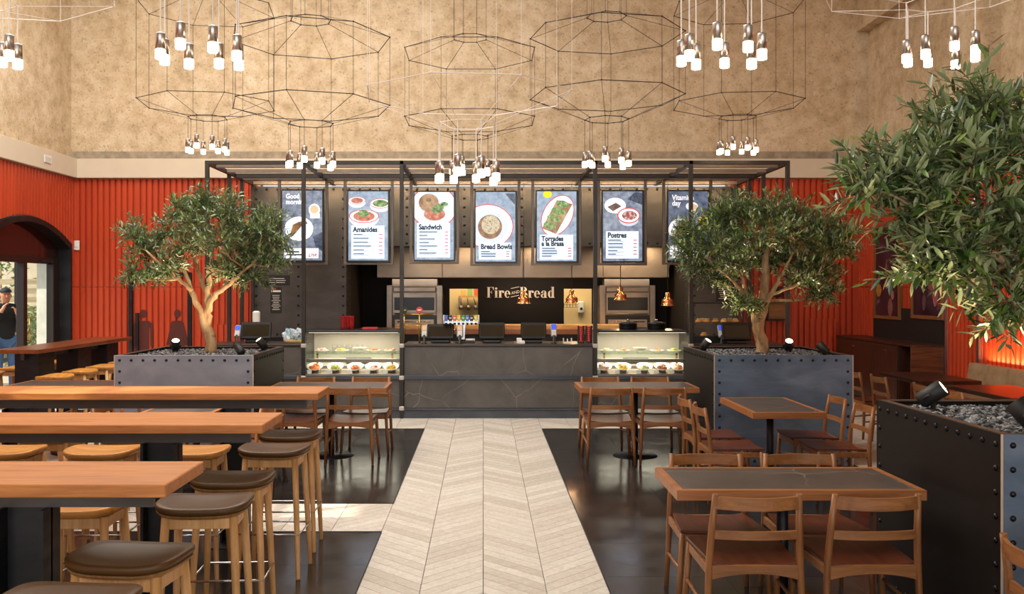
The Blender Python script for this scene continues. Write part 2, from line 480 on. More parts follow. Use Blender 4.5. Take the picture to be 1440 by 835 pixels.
# facade behind the camera: wall with a wide glazed opening
wf = MB().box(-7.1, 6.7, -5.1, -4.95, 0, .5).box(-7.1, 6.7, -5.1, -4.95, 6.8, 8.0).box(-7.1, -6.4, -5.1, -4.95, .5, 6.8).box(6.0, 6.7, -5.1, -4.95, .5, 6.8)
struct(wf, 'wall_front', M['plaster'])
wn = MB()
for x in (-6.4, -3.9, -1.4, 1.1, 3.6, 5.92): wn.box(x, x+.08, -5.08, -4.98, .5, 6.8)
for z in (.5, 3.2, 6.72): wn.box(-6.4, 6.0, -5.08, -4.98, z, z+.08)
struct(wn, 'window_1', M['blacksteel'])
cl_ = MB()  # bars of the added opening, splitting the sun into patches
for y in (4.0, 4.53, 5.1, 5.64): cl_.box(-7.08, -7.0, y, y+.06, 5.1, 6.6)
for z in (5.1, 5.8, 6.54): cl_.box(-7.08, -7.0, 4.0, 5.7, z, z+.06)
struct(cl_, 'window_added', M['blacksteel'])
# ceiling
ce = MB().box(-7.13, 6.7, -5.1, 15.75, 7.8, 8.0)
struct(ce, 'ceiling', M['ceiling'])

# ---- corrugated red lining, sheet by sheet
def sheet(axis, a0, a1, plane, out, z0, z1, parent, name='corrugated_sheet'):
    prof = []; p = .1; a = a0
    while a < a1-1e-4:
        for (d, h) in ((0, 0), (.060, 0), (.068, 1), (.092, 1)):
            if a+d <= a1+1e-5: prof.append((a+d, h))
        a += p
    prof.append((a1, 0))
    vs = []; fs = []
    for (u, h) in prof:
        q = plane+out*h*.042
        zl = z0(u) if callable(z0) else z0
        for z in (zl, z1):
            vs.append((u, q, z) if axis == 'x' else (q, u, z))
    for i in range(len(prof)-1): fs.append((2*i, 2*i+2, 2*i+3, 2*i+1))
    mb = MB().add(vs, fs)
    return mb.build(name, M['red'], parent, fix=False)
def lining(axis, a0, a1, plane, out, parent, seams=(1.77,), z0f=None, top=3.585):
    n = max(1, round((a1-a0)/1.0)); w = (a1-a0)/n
    for i in range(n):
        u0, u1 = a0+i*w, a0+(i+1)*w
        zs = [0.0]+list(seams)+[top]
        for j in range(len(zs)-1):
            lo, hi = zs[j]+(.004 if j else .02), zs[j+1]-.004
            if z0f:
                us = [u0+(u1-u0)*k/12 for k in range(13)]
                if all(z0f(u) >= hi for u in us): continue
                f = lambda u, lo=lo, hi=hi: min(hi, max(lo, z0f(u)+.02 if z0f(u) > 0 else lo))
                sheet(axis, u0, u1, plane, out, f, hi, parent)
            else: sheet(axis, u0, u1, plane, out, lo, hi, parent)
lining('x', -6.84, -3.78, YB, 1, wb)
lining('x', 4.14, 6.27, YB, 1, wb)
lining('y', 9.5, 15.5, XL, -1, wl, z0f=arch)
lining('y', -5.0, 9.5, XL, -1, wl)
lining('y', 12.5, 15.5, XR, 1, wr)
lining('y', 11.67, 12.5, XR, 1, wr, seams=())
lining('y', 4.0, 11.67, XR, 1, wr, seams=())
# low boxed-out sheets at the foot of the back wall
for (xa, xb, zt) in ((1132, 1176, 448), (300, 352, 456)):
    X0, X1 = PX(xa, YB-.06), PX(xb, YB-.06)
    o = sheet('x', X0, X1, YB-.05, 1, .02, PZ(zt, YB-.06), wb)
# steel mullions of the right wall and the corner
for y in (12.5, 11.67):
    MB().box(XR-.03, XR+.03, y-.02, y+.02, 0, 3.585).build('corner_profile', M['brushed'], wr)

# ---- arched doorway in the left wall
d1 = MB(); poly = []
o_, i_ = [], []
for k in range(25):
    y = 12.5+2.8*k/24; o_.append((y, max(arch(y), 2.47)))
    t = (y-13.9)/1.4; yi = 13.9+(1.4-.07)*t; i_.append((yi, o_[-1][1]-.08))
ring = [(12.5, 0)]+o_+[(15.3, 0)]; inn = [(12.57, 0)]+i_+[(15.23, 0)]
for k in range(len(ring)-1):
    a, b, c, d = ring[k], ring[k+1], inn[k+1], inn[k]
    d1.prism([a, b, c, d], -7.14, -6.80, 'x')
d1 = struct(d1, 'door_1', M['blacksteel'])
mb = MB()
mb.prism([(12.57, 2.22)]+i_+[(15.23, 2.22)], -7.04, -7.0, 'x')
q = NT('dark_glass_red_reflection'); q.col(lin('#2a1512')).setp(.12, 0, .5)  # dark glass, the red it reflects is put into the base colour
mb.build('transom_panel', q.m, d1)
q = NT('dark_bronze_frame'); q.col(lin('#241a15')).setp(.4, .2, .5); M['bronze'] = q.m
MB().box(-7.1, -6.98, 12.57, 15.23, 2.14, 2.24, .006).build('door_head', M['bronze'], d1)
for (ya, yb) in ((14.05, 14.16), (15.02, 15.23), (12.57, 12.72), (13.1, 13.18)):
    MB().box(-7.1, -6.98, ya, yb, 0, 2.14, .006).build('door_stile', M['bronze'], d1)
MB().box(-7.07, -7.05, 14.16, 15.02, 0.02, 2.14).build('pane', M['glass'], d1)
MB().tube([(-6.93, 14.11, .95), (-6.93, 14.11, 1.3)], .012).tube([(-6.98, 14.11, .97), (-6.93, 14.11, .97)], .008).tube([(-6.98, 14.11, 1.28), (-6.93, 14.11, 1.28)], .008).build('door_handle', M['brass'], d1)
MB().box(-6.98, -6.93, 14.62, 14.9, 2.16, 2.2).build('door_closer', M['black'], d1)

# restroom door on the back wall: slim black frame flush with the red sheets
d2 = MB(); Yd = YB-.03
xa, xb = PX(184, Yd), PX(267, Yd); zt = PZ(383, Yd)
d2.box(xa-.03, xa+.03, Yd-.03, Yd+.03, 0, zt).box(xb-.03, xb+.03, Yd-.03, Yd+.03, 0, zt).box(xa, xb, Yd-.03, Yd+.03, zt-.05, zt)
d2.box(PX(193, Yd)-.025, PX(193, Yd)+.025, Yd-.03, Yd+.03, 0, PZ(440, Yd))
struct(d2, 'door_2', M['blacksteel'])
def pict(cx, woman, label):
    t = thing('restroom_pictogram', label, 'sign', (PX(cx, Yd), YB-.004, 0), 0)
    s = Yd/F; base = PZ(490, Yd)-.35
    H = lambda py: PZ(py, Yd)
    hd = MB(); r = .055
    hd.prism([(r*math.cos(2*PI*k/20)*1.05, H(441)+.068*math.sin(2*PI*k/20)) for k in range(20)], -.006, 0, 'y')
    hd.build('head', M['red_dark'], t)
    b = MB(); zt, zb = H(451), base
    if woman:
        b.prism([(-.06, zt), (.06, zt), (.10, zt-.02), (.19, H(485)), (.12, H(485)), (.07, H(466)), (.17, zb+.12), (-.17, zb+.12), (-.07, H(466)), (-.12, H(485)), (-.19, H(485)), (-.10, zt-.02)], -.006, 0, 'y')
    else:
        b.prism([(-.08, zt), (.08, zt), (.155, zt-.05), (.165, H(487)), (.118, H(487)), (.112, H(461)), (.095, H(461)), (.095, zb), (-.095, zb), (-.095, H(461)), (-.112, H(461)), (-.118, H(487)), (-.165, H(487)), (-.155, zt-.05)], -.006, 0, 'y')
    b.build('body', M['red_dark'], t)
pict(201, False, 'dark red standing man pictogram on the red corrugated wall')
pict(249, True, 'dark red woman pictogram in a dress on the red corrugated wall')
# small white boxes on walls
def plate(x, y, z, ax, label, w=.1, h=.16):
    t = thing('wall_switch', label, 'switch', (x, y, z))
    if ax == 'y':
        MB().box(-w/2, w/2, -.02, 0, -h/2, h/2, .006).build('plate', M['white'], t); MB().box(-w/4, w/4, -.028, -.02, -h/5, h/5, .003).build('rocker', M['white'], t)
plate(PX(107.5, YB-.02), YB-.01, PZ(345, YB), 'y', 'small white wall box beside the arched doorway')
plate(PX(1209, YB-.3)-.0, YB-.01, PZ(345, YB), 'y', 'small white wall box in the corner near the framed posters')
tv = thing('air_vent', 'small white air vent grille set in the beige band', 'vent', (-6.775, 0, 0))
Yv = 1300*6.775/(679.5-67); zv = PZ(224, Yv)
MB().box(-.002, .008, Yv-.12, Yv+.12, zv-.06, zv+.06, .003).build('frame', M['white'], tv)
for k in range(4): MB().box(.006, .014, Yv-.1, Yv+.1, zv-.045+k*.025, zv-.035+k*.025).build('slat', M['white'], tv)
# ================================================================ PERGOLA, COUNTER, KITCHEN
FY = 12.43
# ---- steel back wall of the bar with rivets
SY = 15.0
sx0, sx1 = PX(356, SY), PX(1035, SY)
kx0, kx1 = PX(487, SY), PX(972, SY)
ztop = PZ(262, SY); zopen = PZ(346, SY)
ws = MB().box(sx0, kx0, SY+.01, SY+.5, 0, ztop).box(kx1, sx1, SY+.01, SY+.5, 0, ztop).box(kx0, kx1, SY+.01, SY+.5, zopen, ztop)
ws = struct(ws, 'wall_bar', M['blacksteel'])
def steel_panel(x0, x1, z0, z1, cols=(True, True), rows=(True, True)):
    o = MB().box(x0+.002, x1-.002, SY-.004, SY+.01, z0+.002, z1-.002).build('steel_panel', M['darksteel'], ws)
    r = MB(); Mx = Matrix.Rotation(PI/2, 4, 'X')
    def rv(x, z): r.ball((0,0,0), .022, 8, 3, .6, True, Matrix.Translation((x, SY-.004, z)) @ Mx)
    st = .155
    nz = max(1, round((z1-z0-.1)/st)); nx = max(1, round((x1-x0-.1)/st))
    for k in range(nz+1):
        z = z0+.05+(z1-z0-.1)*k/nz
        if cols[0]: rv(x0+.05, z)
        if cols[1]: rv(x1-.05, z)
    for k in range(1, nx):
        x = x0+.05+(x1-x0-.1)*k/nx
        if rows[0]: rv(x, z0+.05)
        if rows[1]: rv(x, z1-.05)
    tag(r.build('rivets', M['rivet'], o), kind='stuff')
pz0 = .95
xm = PX(424, SY)
steel_panel(sx0, xm, pz0, ztop); steel_panel(xm, kx0, pz0, ztop)
nb = 6
for k in range(nb): steel_panel(kx0+(kx1-kx0)*k/nb, kx0+(kx1-kx0)*(k+1)/nb, zopen, ztop, (True, False), (True, True))
steel_panel(kx1, sx1, pz0, ztop)

# ---- kitchen recess
KY = 17.0
kt = 2.62
wk = MB().box(kx0-.25, kx0, SY+.5, 18.8, 0, kt).box(kx1, kx1+.25, SY+.5, 18.8, 0, kt)
xa, xb = PX(632, KY), PX(672, KY); xc, xd = PX(793, KY), PX(833, KY)
z0w, z1w = PZ(457, KY), PZ(406, KY)
wk.box(kx0, xa, KY, KY+.12, 0, kt).box(xb, xc, KY, KY+.12, 0, kt).box(xd, kx1, KY, KY+.12, 0, kt)
wk.box(xa, xb, KY, KY+.12, z1w, kt).box(xc, xd, KY, KY+.12, z1w, kt).box(xa, xb, KY, KY+.12, 0, z0w).box(xc, xd, KY, KY+.12, 0, z0w)
struct(wk, 'wall_kitchen', M['blackwall'])
struct(MB().box(kx0-.25, kx1+.25, SY+.5, 18.8, kt, kt+.1), 'ceiling_kitchen', M['black'])
struct(MB().box(kx0-.25, kx1+.25, SY+.01, 18.8, -.1, 0), 'floor_kitchen', M['grout'])
struct(MB().box(kx0, kx1, 18.7, 18.8, 0, kt), 'wall_pantry', M['cream'])
light('pantry_light', 'AREA', (-.4, 17.8, 2.55), (0, 0, 0), 42, (1, .82, .55), shape='RECTANGLE', size=1.2, size_y=.8)
light('pantry_light', 'AREA', (1.75, 17.8, 2.55), (0, 0, 0), 42, (1, .82, .55), shape='RECTANGLE', size=1.2, size_y=.8)
# pantry shelf with utensils, soap dispenser
SHY = 18.3
t = thing('pantry_shelf', 'wooden shelf with boxes seen through the left pass window', 'shelf', (PX(660, SHY), SHY, PZ(417, SHY)))
MB().box(-.22, .5, 0, .3, -.02, .02).build('board', M['oak'], t); MB().box(-.22, -.19, .05, .25, -.2, -.02).build('bracket', M['stainless'], t)
for k in range(4):
    MB().box(-.17+.13*k, -.07+.13*k, .05, .2, .02, .14+.02*(k % 3), .006).build('box', plain('carton_%d' % k, ['#c9a55e', '#8fae62', '#c7623f', '#d8c069'][k], .7), t)
for k in range(3):
    x = PX(648+9*k, SHY)
    t = thing('cooking_utensil', 'steel ladle hanging under the pantry shelf behind the pass window', 'ladle', (x, SHY+.1, PZ(419, SHY)), 0, 'ladles under the pantry shelf')
    MB().tube([(0,0,0), (.02*k,0,-.14)], .008, 6).build('handle', M['black'], t)
    MB().ball((.02*k, 0, -.19), .05, 10, 5, 1.1).build('bowl', M['stainless'], t)
t = thing('soap_dispenser', 'white soap dispenser on the cream wall behind the right pass window', 'dispenser', (PX(817, 18.65), 18.69, PZ(440, 18.65)))
MB().box(-.06, .06, -.1, 0, 0, .24, .02).build('body', M['white'], t); MB().ball((0, -.1, .09), .03, 10, 5).build('window', M['black'], t)
t = thing('wire_rack', 'thin wire rack fixed on the cream wall by the soap dispenser', 'rack', (PX(800, 18.6), 18.6, PZ(432, 18.6)))
w = MB()
for k in range(5): w.tube([(-.1+.06*k, 0, 0), (-.1+.06*k, 0, .09)], .005, 5)
w.tube([(-.12, 0, 0), (.18, 0, 0)], .005, 5).tube([(-.12, 0, .05), (.18, 0, .05)], .005, 5)
w.build('wires', M['black'], t)
# ---- sign: Fire AND Bread
def ringsec(mb, cx, cz, rx, rz, ix, iz, a0, a1, y0, y1, n=18):
    a0, a1 = math.radians(a0), math.radians(a1)
    for k in range(n):
        p, q = a0+(a1-a0)*k/n, a0+(a1-a0)*(k+1)/n
        mb.prism([(cx+rx*math.cos(p), cz+rz*math.sin(p)), (cx+rx*math.cos(q), cz+rz*math.sin(q)), (cx+ix*math.cos(q), cz+iz*math.sin(q)), (cx+ix*math.cos(p), cz+iz*math.sin(p))], y0, y1, 'y')
def glyph(ch, mb, ox, oz, s, y0, y1):
    def R(x0, x1, z0, z1): mb.box(ox+x0*s, ox+x1*s, y0, y1, oz+z0*s, oz+z1*s)
    def RS(cx, cz, rx, rz, ix, iz, a0, a1): ringsec(mb, ox+cx*s, oz+cz*s, rx*s, rz*s, ix*s, iz*s, a0, a1, y0, y1)
    def disc(cx, cz, r): RS(cx, cz, r, r, .001, .001, 0, 360)
    def T(*p): mb.prism([(ox+a*s, oz+b*s) for a, b in p], y0, y1, 'y')
    sw = .2; hl = .035
    if ch == 'F':
        R(.08, .08+sw, 0, 1); R(0, .38, 0, hl); R(0, .66, 1-hl, 1); T((.66, 1), (.66, .72), (.625, .72), (.5, 1)); R(.28, .45, .5, .5+hl); T((.45, .66), (.48, .66), (.48, .38), (.45, .38)); return .72
    if ch == 'i':
        R(.06, .06+sw, 0, .66); R(0, .33, 0, hl); R(0, .1, .66-hl, .66); disc(.16, .86, .105); return .38
    if ch == 'r':
        R(.06, .06+sw, 0, .66); R(0, .34, 0, hl); R(0, .1, .66-hl, .66); RS(.36, .44, .14, .24, .10, .19, 60, 180); disc(.43, .55, .1); return .56
    if ch == 'e':
        RS(.27, .33, .27, .34, .10, .30, 25, 315); R(.14, .52, .35, .35+hl); RS(.27, .33, .27, .34, .13, .30, -5, 25); return .6
    if ch == 'B':
        R(.08, .08+sw, 0, 1); R(0, .4, 0, hl); R(0, .4, 1-hl, 1); RS(.38, .755, .26, .245, .09, .21, -90, 90); RS(.4, .26, .3, .26, .1, .225, -90, 90); R(.28, .4, .5, .5+hl); return .76
    if ch == 'a':
        R(.32, .32+sw, 0, .5); RS(.30, .47, .22, .2, .08, .165, 0, 150); disc(.14, .5, .085); RS(.24, .18, .22, .19, .07, .155, 60, 310); R(.5, .6, 0, hl); return .66
    if ch == 'd':
        R(.36, .36+sw, 0, 1.02); R(.28, .38, 1.02-hl, 1.02); R(.5, .64, 0, hl); RS(.28, .33, .27, .34, .09, .30, 40, 320); return .7
    return .3
sgY = KY-.03
sg = thing('wall_sign', 'pale metal Fire and Bread lettering on the black kitchen wall', 'sign', (0, sgY, 0))
cap = (419-404)*sgY/F; zb = PZ(418.5, sgY)
M['letters'] = plain('pale_sign_metal', '#ddcfc0', .5, 0, .03)
def word(wd_, x0, x1):
    tot = sum(glyph(c, MB(), 0, 0, 1, 0, 1) for c in wd_)
    sx = (x1-x0)/(tot*cap)
    x = 0
    for c in wd_:
        mb = MB(); adv = glyph(c, mb, 0, 0, cap, -.02, .02)
        mb.v = [(x0+(x+v[0])*sx, v[1], zb+v[2]) for v in mb.v]
        mb.build('letter_'+c.lower(), M['letters'], sg); x += adv*cap
word('Fire', PX(684.5, sgY), PX(718.5, sgY)); word('Bread', PX(731, sgY), PX(781, sgY))
def text(s, size, loc, m, parent, name='lettering', align='LEFT', offset=0, ext=.0015, rot=(PI/2, 0, 0), sx=1):
    cu = bpy.data.curves.new(name, 'FONT'); cu.body = s; cu.size = size; cu.align_x = align; cu.offset = offset; cu.extrude = ext; cu.resolution_u = 3
    tmp = bpy.data.objects.new(name, cu); COL.objects.link(tmp)
    bpy.context.view_layer.update()
    me = bpy.data.meshes.new_from_object(tmp.evaluated_get(bpy.context.evaluated_depsgraph_get()))
    bpy.data.objects.remove(tmp, do_unlink=True)
    me.materials.clear(); me.materials.append(m)
    o = bpy.data.objects.new(name, me); COL.objects.link(o); o.parent = parent; o.location = loc; o.rotation_euler = rot; o.scale = (sx, 1, 1)
    return o
ax0, az = PX(718.5, sgY), PZ(414, sgY)
text('AND', .075, (ax0+.012, -.005, az), M['letters'], sg, 'letters_and', 'LEFT', .0, .01, (PI/2, -.2, 0), .95)
for dz in (.105, -.05): MB().prism([(ax0+.0, az+dz), (ax0+.15, az+dz+.032), (ax0+.15, az+dz+.042), (ax0+.0, az+dz+.01)], -.01, .01, 'y').build('rule_line', M['letters'], sg)

# ---- hood, ovens
HY = 16.2
t = thing('extraction_hood', 'long brushed steel extraction hood above the ovens', 'hood', (0, HY, 0))
hx = [530, 622, 735, 848, 941]
for k in range(4):
    MB().box(PX(hx[k], HY)+.003, PX(hx[k+1], HY)-.003, 0, .75, PZ(390, HY), PZ(344, HY), .004).build('front_panel', M['stainless'], t)
MB().box(PX(530, HY), PX(941, HY), 0, .04, PZ(344, HY), PZ(340, HY)+.02).build('top_rail', M['darksteel'], t)
for k, px in enumerate((752, 868, 880, 600, 925, 655)):
    t = thing('downlight', 'small warm recessed downlight in the kitchen soffit', 'downlight', (PX(px, 15.8), 15.8, kt), 0, 'kitchen soffit downlights')
    MB().lathe([(.05, -.012), (.05, 0)], 14).build('trim_ring', M['brushed'], t); MB().lathe([(.04, -.016), (.04, -.011)], 14).build('lens', M['downlight'], t)
    light('kitchen_spot', 'SPOT', (PX(px, 15.8), 15.8, kt-.04), (0, 0, 0), 40, (1, .72, .42), spot_size=2.7, spot_blend=.5, shadow_soft_size=.04)
for hx_, he_ in ((-1.1, 2.0), (.75, 9.0), (2.55, 2.0)):  # fill lamps added under the hood to brighten the sign and ovens
    light('added_hood_fill', 'AREA', (hx_, HY+.25, PZ(390, HY)-.02), (math.radians(35), 0, 0), he_, (1, .82, .6), shape='RECTANGLE', size=1.3, size_y=.12)
def oven(xa, xb, label):
    Y = KY-.35
    x0, x1 = PX(xa, Y), PX(xb, Y); cx = (x0+x1)/2
    t = thing('charcoal_oven', label, 'oven', (cx, Y, 0)); w = (x1-x0)/2
    z = lambda py: PZ(py, Y)
    MB().box(-w, w, 0, .33, z(466), z(402), .006).build('body', M['stainless'], t)
    MB().box(-w*.82, w*.82, .04, .3, z(402), z(392), .004).build('chimney_box', M['stainless'], t)
    for s in (-1, 1): MB().box(s*w*.9-.05, s*w*.9+.05, -.05, 0, z(466), z(401), .006).build('side_column', M['stainless'], t)
    dr = MB().box(-w*.78, w*.78, -.06, 0, z(440), z(412), .006).build('door', M['stainless'], t)
    MB().box(-w*.72, w*.72, -.066, -.058, z(436), z(418)).build('window', M['blackgloss'], dr)
    MB().tube([(-w*.7, -.1, z(441)), (w*.7, -.1, z(441))], .014).build('handle', M['stainless'], dr)
    MB().box(-w*.78, w*.78, -.04, 0, z(411), z(403), .02).build('visor', M['stainless'], t)
    lw = MB().box(-w*.8, w*.8, -.05, 0, z(464), z(443), .005).build('lower_drawer', M['blackgloss'], t)
    MB().box(-w*.7, w*.7, -.056, -.048, z(460), z(449)).build('drawer_front', M['stainless'], lw)
    MB().tube([(-w*.6, -.08, z(452)), (w*.6, -.08, z(452))], .01).build('drawer_handle', M['chrome'], lw)
    MB().box(-w-.02, w+.02, -.05, .33, 0, z(466)).build('stand', M['blacksteel'], t)
oven(544, 622, 'stainless charcoal oven behind the beer taps')
oven(843, 921, 'stainless charcoal oven behind the copper pendants and stock pots')
# back work counter with wooden ledge
BY = 15.75
t = thing('work_counter', 'long kitchen work counter with a wooden top ledge', 'counter', (0, BY, 0))
bx0, bx1 = PX(500, BY), PX(843, BY)
MB().box(bx0, bx1, .05, .7, 0, PZ(470, BY)).build('body', M['blacksteel'], t)
MB().box(bx0, bx1, 0, .8, PZ(470, BY), PZ(463, BY), .004).build('front_rail', plain('copper_brown', '#8a5a3c', .5), t)
MB().box(PX(554, BY), bx1+.6, .2, .82, PZ(463, BY), PZ(458, BY), .004).build('worktop', wood('pale_ledge', '#c9995a', '#e0b878', 'x'), t)

# ---- pergola of square steel bars
ZT = PZ(226, FY)
pg = thing('steel_pergola', 'dark steel bar pergola frame standing over the bar counter', 'pergola', (0, FY, 0))
posts = [PX(p, FY) for p in (291.5, 427, 565, 837, 971.5, 1107.5)]
RB = .026
rows = [0, .34, .87, 1.37, 1.75, 2.4]
for x in posts:
    MB().box(x-RB, x+RB, -RB, RB, 0, ZT, .003).build('post', M['barsteel'], pg)
    MB().box(x-RB, x+RB, RB, 2.55, ZT-.055, ZT-.002).build('cross_beam', M['barsteel'], pg)
for r in rows:
    MB().box(posts[0]+RB, posts[-1]-RB, r-RB, r+RB, ZT-.05 if r not in (1.37,) else ZT-.075, ZT-.0, .003).build('rail', M['barsteel'] if r in (0, 1.37) else M['lit_rail'], pg)
for x in (posts[0], posts[-1]):
    for d in (1.07, 1.78, 2.45): MB().box(x-RB, x+RB, d-RB, d+RB, 0, ZT-.05, .003).build('post', M['barsteel'], pg)
for x in posts[:1]+posts[1:]:
    for z in (PZ(530, FY), PZ(484, FY)):
        pass
jm = plain('weld_joint', '#b9b2aa', .5, .3)
for x in posts[1:5]:
    for py in (486, 531, 574):
        MB().box(x-.034, x+.034, -.034, .0, PZ(py, FY)-.028, PZ(py, FY)+.028, .008).build('bracket', jm, pg)
MB().box(posts[0]+.1, posts[-1]-.1, 2.455, 2.475, ZT-.045, ZT-.03).build('light_strip', M['ledwarm'], pg)
light('pergola_led', 'AREA', (.18, FY+2.12, ZT-.08), (math.radians(38), 0, 0), 75, (1, .68, .36), shape='RECTANGLE', size=7.4, size_y=.03)

# ---- counter: marble front panels in a steel frame
ct = thing('bar_counter', 'long bar counter clad in charcoal marble panels with white veins', 'counter', (0, FY, 0))
zt = PZ(484, FY); zu0 = PZ(528.5, FY); zl1 = PZ(532.5, FY); zl0 = PZ(574, FY)
x0, x1 = posts[0], posts[-1]
MB().box(x0, x1, .05, .68, 0, zu0-.005).box(x0, posts[1], .05, .68, zu0-.005, zt-.03).box(posts[2], posts[3], .05, .68, zu0-.005, zt-.03).box(posts[4], x1, .05, .68, zu0-.005, zt-.03).build('carcass', M['black'], ct)
MB().box(x0, posts[1]-.026, .0, .72, zt-.03, zt, .003).box(posts[2]+.026, posts[3]-.026, 0, .72, zt-.03, zt, .003).box(posts[4]+.026, x1, 0, .72, zt-.03, zt, .003).build('worktop', plain('bronze_worktop', '#3a302a', .35, .3), ct)
for i in range(5):
    a, b = posts[i]+.03, posts[i+1]-.03
    nseg = 2 if i == 2 else 1
    if i in (0, 2, 4):
        MB().box(a, b, .015, .05, zu0, zt-.034, .003).build('marble_panel', M['marble'], ct)
    MB().box(a, b, .015, .05, zl0, zl1, .003).build('marble_panel', M['marble'], ct)
for (za, zb_) in ((zu0, zl1), (zl0-.03, zl0)):
    MB().box(x0, x1, -.012, .03, za+.005, zb_-.005, .002).build('frame_rail', M['greyrail'], ct)
MB().box(x0, x1, .0, .05, .0, zl0-.03).build('plinth', M['greyrail'], ct)

# ---- two glass display cases
def display_case(xa, xb, label):
    w = (xb-xa)/2; cx = (xa+xb)/2
    t = thing('display_case', label, 'display case', (cx, FY, zu0))
    H = PZ(466, FY)-zu0; D = .62; zs = PZ(498, FY)-zu0
    MB().box(-w, w, .0, D, .0, .025, .002).build('deck', M['stainless'], t)
    MB().box(-w, w, D, D+.03, 0, H, 0).build('back_panel', plain('case_back', '#b8ad9c', .5, 0, .04), t)
    for s in (-1, 1): MB().box(s*w-.004, s*w+.004, .01, D, .025, H).build('end_pane', M['glass'], t)
    MB().box(-w, w, .0, .006, .025, H-.012).build('front_pane', M['glass'], t)
    MB().box(-w, w, -.01, D+.05, H-.012, H+.012, .003).build('top', M['blackgloss'], t)
    MB().box(-w+.01, w-.01, .05, D-.02, zs, zs+.008).build('glass_shelf', M['glass_green'], t)
    MB().box(-w+.01, w-.01, .12, .16, zs-.12, zs-.07, .004).build('rail', M['stainless'], t)
    MB().box(-w+.01, w-.01, .3, .34, zs-.22, zs-.17, .004).build('rail', M['stainless'], t)
    for s in (-1, 1): MB().box(s*(w-.12)-.012, s*(w-.12)+.012, .2, .225, .03, zs).build('bracket', M['brass'], t)
    MB().box(-.18, .18, D-.03, D-.005, .12, .2, .005).build('label_board', M['blackgloss'], t)
    MB().box(-w+.03, w-.03, .05, .09, H-.022, H-.014).build('light_strip', M['ledwarm2'], t)
    light('case_light', 'AREA', (cx, FY+.3, zu0+H-.04), (0, 0, 0), 8, (1, .92, .78), shape='RECTANGLE', size=1.1, size_y=.3)
    light('case_light', 'AREA', (cx, FY+.3, zu0+zs-.03), (0, 0, 0), 9, (1, .92, .78), shape='RECTANGLE', size=1.1, size_y=.3)
    return t, zs
M['ledwarm2'] = emit('case_led', '#fff0d8', 1.0)
c1, zs = display_case(posts[1]+.028, posts[2]-.028, 'glass food display case beside the red cups')
c2, zs = display_case(posts[3]+.028, posts[4]-.028, 'glass food display case beneath the black stock pots')
foods = [('tomato red salad', '#d8552c', '#e8923c'), ('green and yellow salad', '#c9b04a', '#8a9a3c'), ('red pepper stew', '#b8402a', '#d98a34'), ('strawberry and cream', '#e06a52', '#f0e0d0'), ('yellow curry', '#d9a030', '#e6c060'), ('cucumber salad', '#b6b45a', '#e6dcc0'), ('bean stew', '#9a5a34', '#c98a50'), ('cherry tomato pasta', '#d46a3a', '#efd9b0')]
FM = {}
for nm, a, b in foods:
    q = NT(nm.replace(' ', '_')); v = q.coords(); f = q.noise(v, 28, 3); q.col(q.ramp(f, [(.4, lin(a)), (.6, lin(b))])).setp(.5); q.bump(f, .6, .02); FM[nm] = q.m
def bowl(x, y, z, nm, label, group, r=.112, h=.055, flat=False):
    t = thing('food_plate' if flat else 'food_bowl', label, 'plate' if flat else 'bowl', (x, y, z), 0, group)
    if flat: prof = [(r*.5, 0), (r*.6, .004), (r, h*.4), (r*.98, h*.4+.004), (r*.55, .012), (.001, .012)]
    else: prof = [(r*.45, 0), (r*.5, .006), (r, h), (r*.96, h+.002), (r*.5, .02), (.001, .016)]
    if not flat and z < zu0+.1:
        t.rotation_euler = (.42, 0, 0); t.location.z = z+.045
        st_ = MB().prism([(-.09, -.0), (.1, 0), (.1, .08)], -.06, .06, 'x'); st_.v = [tuple(Matrix.Rotation(-.42, 3, 'X') @ Vector((p[0], p[1], p[2]-.045))) for p in st_.v]; st_.build('stand', M['stainless'], t)
    MB().lathe(prof, 22).build('dish', M['porcelain'], t)
    mb = MB(); z0 = .014 if flat else .022
    rng = random.Random(hash(label) % 999 if False else len(label)*7+int(abs(x)*100))
    mb.ball((0, 0, z0), r*.66, 14, 4, .45, True)
    for k in range(9):
        a = rng.random()*6.28; q_ = rng.random()*r*.5
        mb.ball((q_*math.cos(a), q_*math.sin(a), z0+r*.2), .02+.012*rng.random(), 7, 4, .8)
    mb.build('food', FM[nm], t)
def pricecard(x, y, z, label, group):
    t = thing('price_card', label, 'card', (x, y, z), 0, group)
    MB().box(-.032, .032, -.003, .003, .004, .05).build('card', M['white'], t); MB().box(-.02, .02, -.01, .01, 0, .006).build('foot', M['white'], t)
nmz = [f[0] for f in foods]
i = 0
for (xs, xt, side) in (((443, 472, 500, 525, 550), (452, 481, 506, 525, 550), 'beside the red cups'), ((849, 876, 906, 931, 953), (852, 876, 900, 924, 948), 'under the stock pots')):
    for k, px in enumerate(xs):
        y = FY+.17; nm = nmz[(i*3+k) % 8]
        M4 = bowl(PX(px, y), y, zu0+.026, nm, 'white bowl of %s in the lower display case %s' % (nm, side), 'bowls on the lower decks')
        pricecard(PX(px-8, FY+.05), FY+.05, zu0+.026, 'small white price card before the bowls in the case '+side, 'price cards '+side)
    for k, px in enumerate(xt):
        y = FY+.3; nm = nmz[(i*2+k+3) % 8]
        bowl(PX(px, y), y, zu0+zs+.009, nm, 'white %s of %s on the glass shelf %s' % ('bowl' if k == 2 else 'plate', nm, side), 'dishes on the glass shelves', .1, .06, k != 2)
    i += 1
